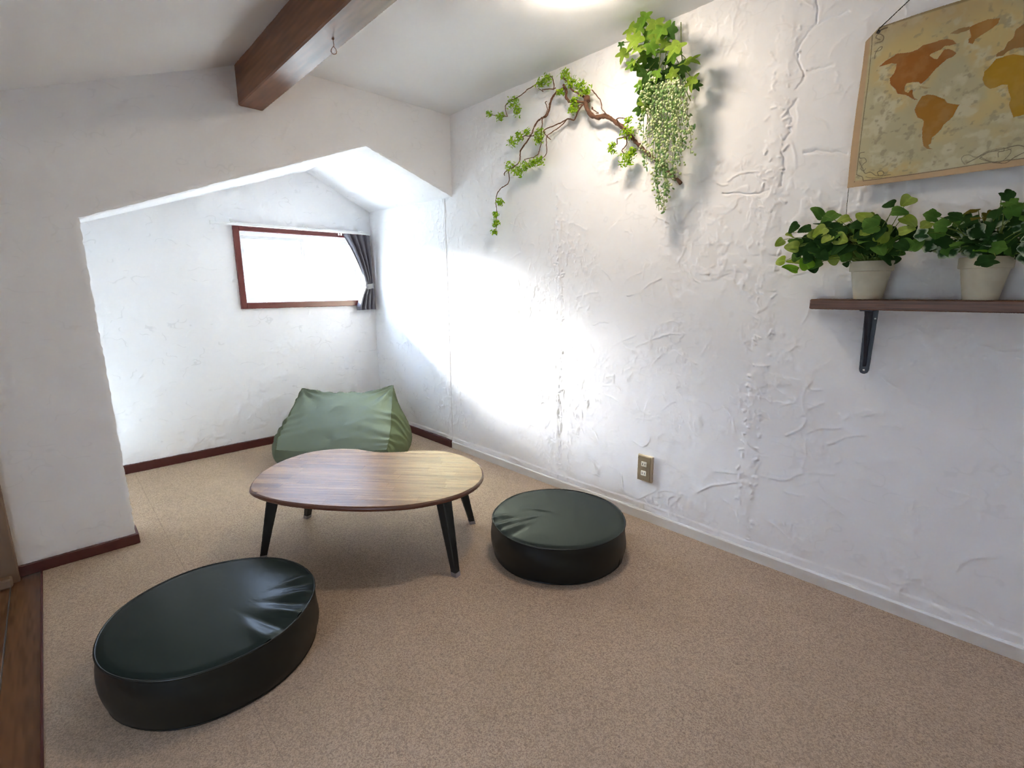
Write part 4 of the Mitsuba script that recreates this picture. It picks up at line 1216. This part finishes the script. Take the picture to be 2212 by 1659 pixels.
def plant(key, label, yc, spots, kind, seed, fill):
    rr = np.random.default_rng(seed)
    t = thing(key, label, 'potted plant', 'potted plants on the wall shelf')
    px, zb = 1.8165, ZS + 0.0005
    pot = [(0, 0), (0.0345, 0), (0.036, 0.002), (0.0488, 0.080), (0.0490, 0.0815), (0.0535, 0.0822), (0.0550, 0.0845), (0.0555, 0.109), (0.0545, 0.1115), (0.0525, 0.1115), (0.0500, 0.104), (0.0, 0.100)]
    k = part(t, 'pot', lathe(pot[:-2] + [(0.0505, 0.106), (0.0490, 0.094)], 72, (px, yc), zb), 'pot_clay', smooth=35, label='cream clay pot with a thick rim')
    part(t, 'soil', lathe([(0, 0.0985), (0.025, 0.0985), (0.0505, 0.096), (0.0505, 0.092), (0, 0.092)], 40, (px, yc), zb), 'soil', smooth=30)
    c = np.array([px, yc, zb + 0.10])
    stems = []
    every = list(spots) + fill(rr)
    for i, (x, y, z, s, tone) in enumerate(every):
        x = min(x, XR - 0.02 - 0.5 * s)
        p = np.array([x, y, z])
        out = p - c
        nrm = np.array([-0.75 + rr.normal(0, 0.25), rr.normal(0, 0.35) - 0.15, 0.5 + rr.normal(0, 0.3)])
        tip = np.array([-0.3 + rr.normal(0, 0.25), out[1] * 4 + rr.normal(0, 0.55), -0.35 + out[2] * 2.0 + rr.normal(0, 0.5)])
        lp = dict(leaf_ply(kind, tone, i % 4))
        lp['to_world'] = leaf_tf(p, tip, nrm, s * 1.15)
        part(t, 'leaf', lp, None)
        tip_n = np.array(tip) / np.linalg.norm(tip)
        st = curve(c + np.array([rr.normal(0, 0.014), rr.normal(0, 0.014), -0.006]), p - tip_n * s * 0.42, [rr.normal(0, 0.006), 0, 0.035 + 0.25 * max(0, abs(out[1]) - 0.08)])
        stems.append(tube(st, np.linspace(0.0016, 0.0008, len(st)), 5))
    k = part(t, 'stem', cat(stems), 'leaf_stem', smooth=True)
    labels[k] = {'kind': 'stuff'}


def fill_a(rr):
    out = []
    while len(out) < 104:
        y, z = rr.normal(0.36, 0.062), rr.normal(1.176, 0.032)
        if len(out) % 4 == 0:
            y, z = rr.normal(0.485, 0.035), rr.normal(1.165, 0.03)
            if z > 1.10 + 0.3 * abs(y - 0.49):
                out.append((1.775 + rr.uniform(-0.05, 0.04), y, z, rr.uniform(0.034, 0.044), rr.choice(['d', 'd', 'm', 'y'])))
            continue
        if ((y - 0.36) / 0.125) ** 2 + ((z - 1.174) / 0.062) ** 2 < 1:
            out.append((1.80 + rr.uniform(-0.075, 0.035), y, z, rr.uniform(0.034, 0.048), rr.choice(['d', 'd', 'd', 'd', 'm', 'm', 'y'])))
    return out


def fill_b(rr):
    out = []
    while len(out) < 58:
        y, z = rr.normal(0.08, 0.07), rr.normal(1.17, 0.032)
        if ((y - 0.075) / 0.14) ** 2 + ((z - 1.17) / 0.065) ** 2 < 1:
            out.append((1.80 + rr.uniform(-0.05, 0.035), y, z, rr.uniform(0.034, 0.046), rr.choice(['d', 'd', 'm', 'v', 'v'])))
    return out


plant('potted_pothos', 'trailing heart leaved pothos in a cream pot near the left end of the shelf', 0.346, POTHOS, 'heart', 31, fill_a)
plant('potted_ivy', 'white edged round leaved plant in a cream pot at the shelf\'s right side', 0.098, VARIEG, 'lobed', 32, fill_b)

# ------------------------------------------------------------------ hanging ivy, bead garland, branch
t = thing('hanging_ivy', 'bunch of large star shaped ivy leaves hanging from the top of the right wall', 'hanging plant')
rr = np.random.default_rng(41)
stems = []
anchor = np.array([XR - 0.03, 1.10, 1.99])
for i, (x, y, z, s) in enumerate(IVY):
    z = min(z, ZC - 0.02)
    p = np.array([x, y, z])
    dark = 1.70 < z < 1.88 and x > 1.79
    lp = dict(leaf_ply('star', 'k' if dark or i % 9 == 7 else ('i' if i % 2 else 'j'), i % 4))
    nrm = (-0.80 + rr.normal(0, 0.2), -0.30 + rr.normal(0, 0.35), 0.35 + rr.normal(0, 0.35))
    tip = (rr.normal(0, 0.3), (y - 1.08) * 3 + rr.normal(0, 0.5), -0.8 + rr.normal(0, 0.45))
    lp['to_world'] = leaf_tf(p, tip, nrm, s * 1.52)
    part(t, 'leaf', lp, None)
    stems.append(tube(curve(anchor + [0, (y - 1.1) * 0.4, min(0, z - 1.99) * 0.55], p, (0.01, 0, 0.02)), 0.0013, 5))
for dy, ln in ((-0.02, 0.36), (0.03, 0.30), (-0.07, 0.26), (0.0, 0.42)):
    stems.append(tube(spline([anchor + (0, dy, 0.02), anchor + (-0.02, dy * 1.3, -0.1), anchor + (-0.01, dy * 1.6, -0.22), anchor + (0.0, dy * 1.8, -ln)], 6), 0.0018, 6))
k = part(t, 'stem', cat(stems), 'leaf_stem', smooth=True)
labels[k] = {'kind': 'stuff'}
part(t, 'wall_hook', cat([tube([(XR + 0.002, 1.10, 2.0), (XR - 0.03, 1.10, 2.0), (XR - 0.034, 1.10, 2.012)], 0.002, 8)]), 'screw_steel', smooth=True)

t = thing('bead_garland', 'pale green and white beaded garland hanging below the ivy leaves', 'garland')
ico = trimesh.creation.icosphere(0, 1.0)
for a, b in STRANDS:
    a, b = np.array(a) - [0.03, 0, 0], np.array(b) - [0.03, 0, 0]
    L = np.linalg.norm(a - b)
    pts = spline([a, a + (b - a) * 0.33 + rr.normal(0, 0.008, 3), a + (b - a) * 0.7 + rr.normal(0, 0.008, 3), b], 8)
    pts[:, 0] = np.minimum(pts[:, 0], XR - 0.075)
    ms, cs = [tube(pts, 0.0009, 5)], []
    cs.append(np.tile(lin(96, 128, 70), (len(ms[0].vertices), 1)))
    nb_ = int(L / 0.0052)
    for k in range(nb_):
        q = k / nb_ * (len(pts) - 1)
        p = pts[int(q)] + (pts[min(len(pts) - 1, int(q) + 1)] - pts[int(q)]) * (q % 1)
        sp = 0.0095 * (0.6 + 0.8 * rr.random())
        p = p + rr.normal(0, 1, 3) * [0.7 * sp, sp, 0.4 * sp]
        p[0] = min(p[0], XR - 0.070)
        m = ico.copy()
        leafy = rr.random() < 0.28
        sc = rr.uniform(0.0032, 0.0060) * (np.array([0.35, 1.0, 1.9]) if leafy else np.ones(3))
        m.apply_scale(sc)
        m.apply_transform(trimesh.transformations.rotation_matrix(rr.uniform(0, PI), rr.normal(0, 1, 3)))
        m.apply_translation(p)
        col = lin(*((130, 164, 106) if leafy else ((226, 232, 196), (204, 216, 170), (184, 204, 150))[rr.integers(0, 3)]))
        ms.append(m)
        cs.append(np.tile(col, (len(m.vertices), 1)))
    m = trimesh.Trimesh(np.vstack([q.vertices for q in ms]), np.vstack([q.faces + o for q, o in zip(ms, np.cumsum([0] + [len(q.vertices) for q in ms[:-1]]))]), process=False)
    part(t, 'strand', m, 'bead_leaf', smooth=True, color=np.vstack(cs))

t = thing('vine_branch', 'gnarled brown vine branch with small bright green leaf tufts fixed on the right wall', 'branch')
RAD = {'M': (0.0062, 0.0100), 'B5': (0.0062, 0.0020), 'B2': (0.0034, 0.0018), 'B4': (0.004, 0.0022)}
for nm, pl in TWIGS.items():
    q = spline(pl, 5)
    s = np.linspace(0, 1, len(q))
    r0, r1 = RAD.get(nm, (0.0024, 0.0014))
    h = 0.040 + 0.014 * np.sin(s * 9 + len(nm) * 2 + len(q)) + (0.012 * s if nm != 'M' else 0.0)
    if nm == 'M':
        h = 0.012 + 0.045 * s
    p = np.column_stack([XR - h, q + rr.normal(0, 0.0009, q.shape)])
    rad = np.linspace(r0, r1, len(q)) * (1 + 0.18 * rr.normal(0, 1, len(q)).clip(-1.5, 1.5) * (nm in ('M', 'B5')))
    part(t, 'stem' if nm in ('M', 'B5') else 'twig', tube(p, rad, 9), 'bark', smooth=True)
knot = trimesh.creation.icosphere(3, 0.0135)
knot.vertices *= 1 + 0.35 * (meshkit.fbm(knot.vertices * 160, 3, 1)[:, None] - 0.5)
knot.apply_translation((XR - 0.055, TWIGS['M'][-1][0], TWIGS['M'][-1][1]))
part(t, 'knot', knot, 'bark', smooth=True)
for i, (y, z, w, h) in enumerate(CLUSTERS):
    ms, cs = [], []
    c0 = np.array([XR - 0.055, y, z])
    n = int(np.clip(w * h * 46000, 18, 85))
    for k in range(n):
        q = rr.normal(0, 0.25, 3).clip(-0.46, 0.46)
        p = c0 + [q[0] * min(w, h) * 0.9, q[1] * w, q[2] * h]
        p[0] = min(p[0], XR - 0.014)
        s = rr.uniform(0.0058, 0.0092)
        m = np.array([[-1, 0, 0], [-0.3, -0.42, 0.12], [0.5, -0.36, 0.05], [1, 0, -0.1], [0.5, 0.36, 0.05], [-0.3, 0.42, 0.12], [0.1, 0, -0.06]])
        nrm = np.array([-0.7 + rr.normal(0, 0.4), rr.normal(0, 0.5), 0.5 + rr.normal(0, 0.4)])
        M = np.array(leaf_tf(p, rr.normal(0, 1, 3), nrm, s).matrix)
        ms.append(m @ M[:3, :3].T + M[:3, 3])
        c = np.array(lin(104, 148, 34)) * (1 - (e := rr.random())) + np.array(lin(158, 186, 48)) * e
        cs.append(np.tile(c, (7, 1)))
    tri = np.array([[6, 0, 1], [6, 1, 2], [6, 2, 3], [6, 3, 4], [6, 4, 5], [6, 5, 0]])
    m = trimesh.Trimesh(np.vstack(ms), np.vstack([tri + 7 * k for k in range(n)]), process=False)
    part(t, 'leaf_tuft', m, 'leaf', smooth=True, color=np.vstack(cs))

# ------------------------------------------------------------------ map tapestry
t = thing('world_map', 'parchment coloured cloth world map hanging on the right wall above the shelf', 'wall map')
XM = 1.848
u = np.concatenate([np.arange(0.4395, -0.01, -0.0012), np.linspace(-0.012, -0.335, 90)])
v = np.linspace(0, 1, 370)
U, V = np.meshgrid(u, v, indexing='ij')
zt = np.where(U > 0.4085, 1.7785 - (U - 0.4085) * 0.9, 1.7785 + 0.003 * np.sin((0.4085 - U) * 8))
zb = 1.3466
Z = zb + V * (zt - zb)
edge = np.interp(Z[0], [1.346, 1.466, 1.58, 1.687, 1.752, 1.775], [0, 0.002, 0.0008, -0.0022, -0.0025, -0.004])
UU = U + edge[None] * smooth01(0.38, 0.4395, U)


MAP['AS'] = [(0.05, 1.68), (-0.02, 1.712), (-0.10, 1.718), (-0.19, 1.704), (-0.26, 1.682), (-0.23, 1.664), (-0.19, 1.668), (-0.175, 1.62), (-0.14, 1.585), (-0.125, 1.55), (-0.105, 1.528), (-0.098, 1.552), (-0.08, 1.575), (-0.055, 1.60), (-0.03, 1.545), (-0.012, 1.59), (0.012, 1.60), (0.03, 1.572), (0.05, 1.585), (0.06, 1.62)]
MAP['AU'] = [(-0.14, 1.488), (-0.165, 1.506), (-0.182, 1.496), (-0.196, 1.508), (-0.222, 1.462), (-0.205, 1.432), (-0.16, 1.440), (-0.132, 1.452)]
MAP['FR1'] = [(-0.314, 1.375), (-0.314, 1.755)]
MAP['FR2'] = [(0.02, 1.3616), (-0.300, 1.3612), (-0.314, 1.375)]


def inside(name):
    return contains_xy(Polygon(MAP[name]).buffer(0.0015).buffer(-0.0012), UU, Z)


def ink(pl, w, sm=True):
    m = np.zeros(UU.shape)
    q = spline(pl, 6) if sm and len(pl) > 2 else np.array(pl)
    d = LineString(q)
    x0, z0, x1, z1 = d.bounds
    sel = (UU > x0 - 0.006) & (UU < x1 + 0.006) & (Z > z0 - 0.006) & (Z < z1 + 0.006)
    pp = np.column_stack([UU[sel], Z[sel]])
    best = np.full(len(pp), 9.0)
    for a, b in zip(q[:-1], q[1:]):
        e = b - a
        tt = np.clip(((pp - a) @ e) / (e @ e + 1e-12), 0, 1)
        best = np.minimum(best, np.hypot(*(pp - a - tt[:, None] * e).T))
    m[sel] = np.clip(1.5 - best / w, 0, 1)
    return m


Q = np.stack([UU, Z, UU * 0], -1)
n1, n2, n3 = meshkit.fbm(Q * 9, 4, 1), meshkit.fbm(Q * 34, 4, 2), meshkit.fbm(Q * [75, 80, 1], 3, 4)
L_ = lambda *c: np.array(lin(*c))
col = L_(170, 162, 130) + (L_(182, 162, 112) - L_(170, 162, 130)) * smooth01(0.38, 0.62, n1)[..., None]
col = col + (L_(188, 182, 156) - col) * (0.8 * smooth01(0.52, 0.75, n2))[..., None]
col = col + (L_(138, 126, 98) - col) * (0.7 * smooth01(0.60, 0.78, n3))[..., None]
col = col + (L_(150, 124, 90) - col) * (0.6 * smooth01(1.70, 1.78, Z + 0.03 * (n1 - 0.5)))[..., None]
for nm, c in (('NA', (126, 76, 34)), ('CU', (158, 138, 94)), ('SA', (136, 92, 36)), ('GR', (134, 90, 42)), ('AR', (128, 98, 58)), ('EU', (124, 90, 50)), ('AF', (142, 106, 30)), ('AS', (130, 88, 40)), ('AU', (136, 92, 36))):
    m = inside(nm).astype(float)
    m *= 0.88 + 0.12 * smooth01(0.3, 0.6, n2)
    col = col + (L_(*c) * (0.85 + 0.3 * n1[..., None]) - col) * m[..., None]
brd = np.maximum(smooth01(0.418, 0.424, UU - 0.012 * (Z - 1.35)), np.maximum(smooth01(1.366, 1.361, Z), smooth01(-0.314, -0.319, UU)))
col = col + (L_(172, 144, 112) * (0.92 + 0.16 * n2[..., None]) - col) * brd[..., None]
dk = np.zeros(UU.shape)
for nm, w in (('FL1', 0.0009), ('FLC', 0.0009), ('FL2', 0.0010), ('FR1', 0.0010), ('FR2', 0.0010), ('F1', 0.0006), ('F2', 0.0011), ('F3', 0.0007), ('F4', 0.0007), ('F5', 0.0009), ('F6', 0.0008), ('C1', 0.0008), ('C2', 0.0009), ('C3', 0.0008), ('C4', 0.0011), ('C5', 0.0009), ('C6', 0.0022)):
    dk = np.maximum(dk, ink(MAP[nm], w, nm not in ('FL1', 'FL2', 'FR1', 'FR2')))
dk = np.maximum(dk, (np.hypot(UU - 0.4225, Z - 1.362) < 0.0016) * 1.0)
dk = np.maximum(dk, 0.55 * smooth01(1.7735, 1.7765, Z))
col = col + (L_(76, 58, 36) - col) * (0.85 * dk)[..., None]
Xm = XM + 0.003 * np.sin(UU * 9) + 0.0016 * np.sin(UU * 23 + Z * 6) - 0.004 * smooth01(0.425, 0.4395, UU) * 0
P = np.stack([Xm, UU, Z], -1)
sh = sheet(P, np.array([0.0014, 0, 0]), flip=False, full=True)
cc = np.vstack([col.reshape(-1, 3), np.tile(L_(168, 138, 100), (len(sh.vertices) - col.shape[0] * col.shape[1], 1))])
part(t, 'printed_cloth', sh, 'print_cloth', smooth=True, color=np.clip(cc, 0, 1))
part(t, 'rod', trimesh.creation.cylinder(0.0035, 0.745, sections=14, transform=np.array([[1, 0, 0, XM + 0.0115], [0, 0, 1, 0.037], [0, -1, 0, 1.771], [0, 0, 0, 1.0]])), 'black_cord', smooth=40, label='thin black rod in the top hem')
part(t, 'hanging_cord', tube([(XM - 0.003, 0.409, 1.769), (XM - 0.004, 0.404, 1.7745), (XM, 0.345, 1.823), (XM + 0.012, 0.19, 1.937), (XM + 0.026, 0.052, 2.030), (XM + 0.012, -0.09, 1.937), (XM, -0.31, 1.770)], 0.0013, 7), 'black_cord', smooth=True)
part(t, 'nail', tube([(XR + 0.004, 0.052, 2.029), (XM + 0.018, 0.052, 2.032)], 0.0022, 8), 'screw_steel', smooth=True)
part(t, 'eyelet', lathe([(0.0022, 0), (0.0045, 0), (0.0045, 0.002), (0.0022, 0.002)], 18).apply_transform(np.array([[0, 0, -1, XM - 0.0005], [0, 1, 0, 0.408], [1, 0, 0, 1.766], [0, 0, 0, 1.0]])), 'black_cord')
part(t, 'tie_string', tube([(XM, 0.4365, 1.349), (XM + 0.001, 0.4363, 1.32), (XM, 0.4355, 1.29), (XM, 0.4345, 1.268)], 0.0007, 6), 'black_cord', smooth=True)
part(t, 'string_bead', trimesh.creation.icosphere(2, 0.0042).apply_translation((XM, 0.4343, 1.265)), 'black_cord', smooth=True)
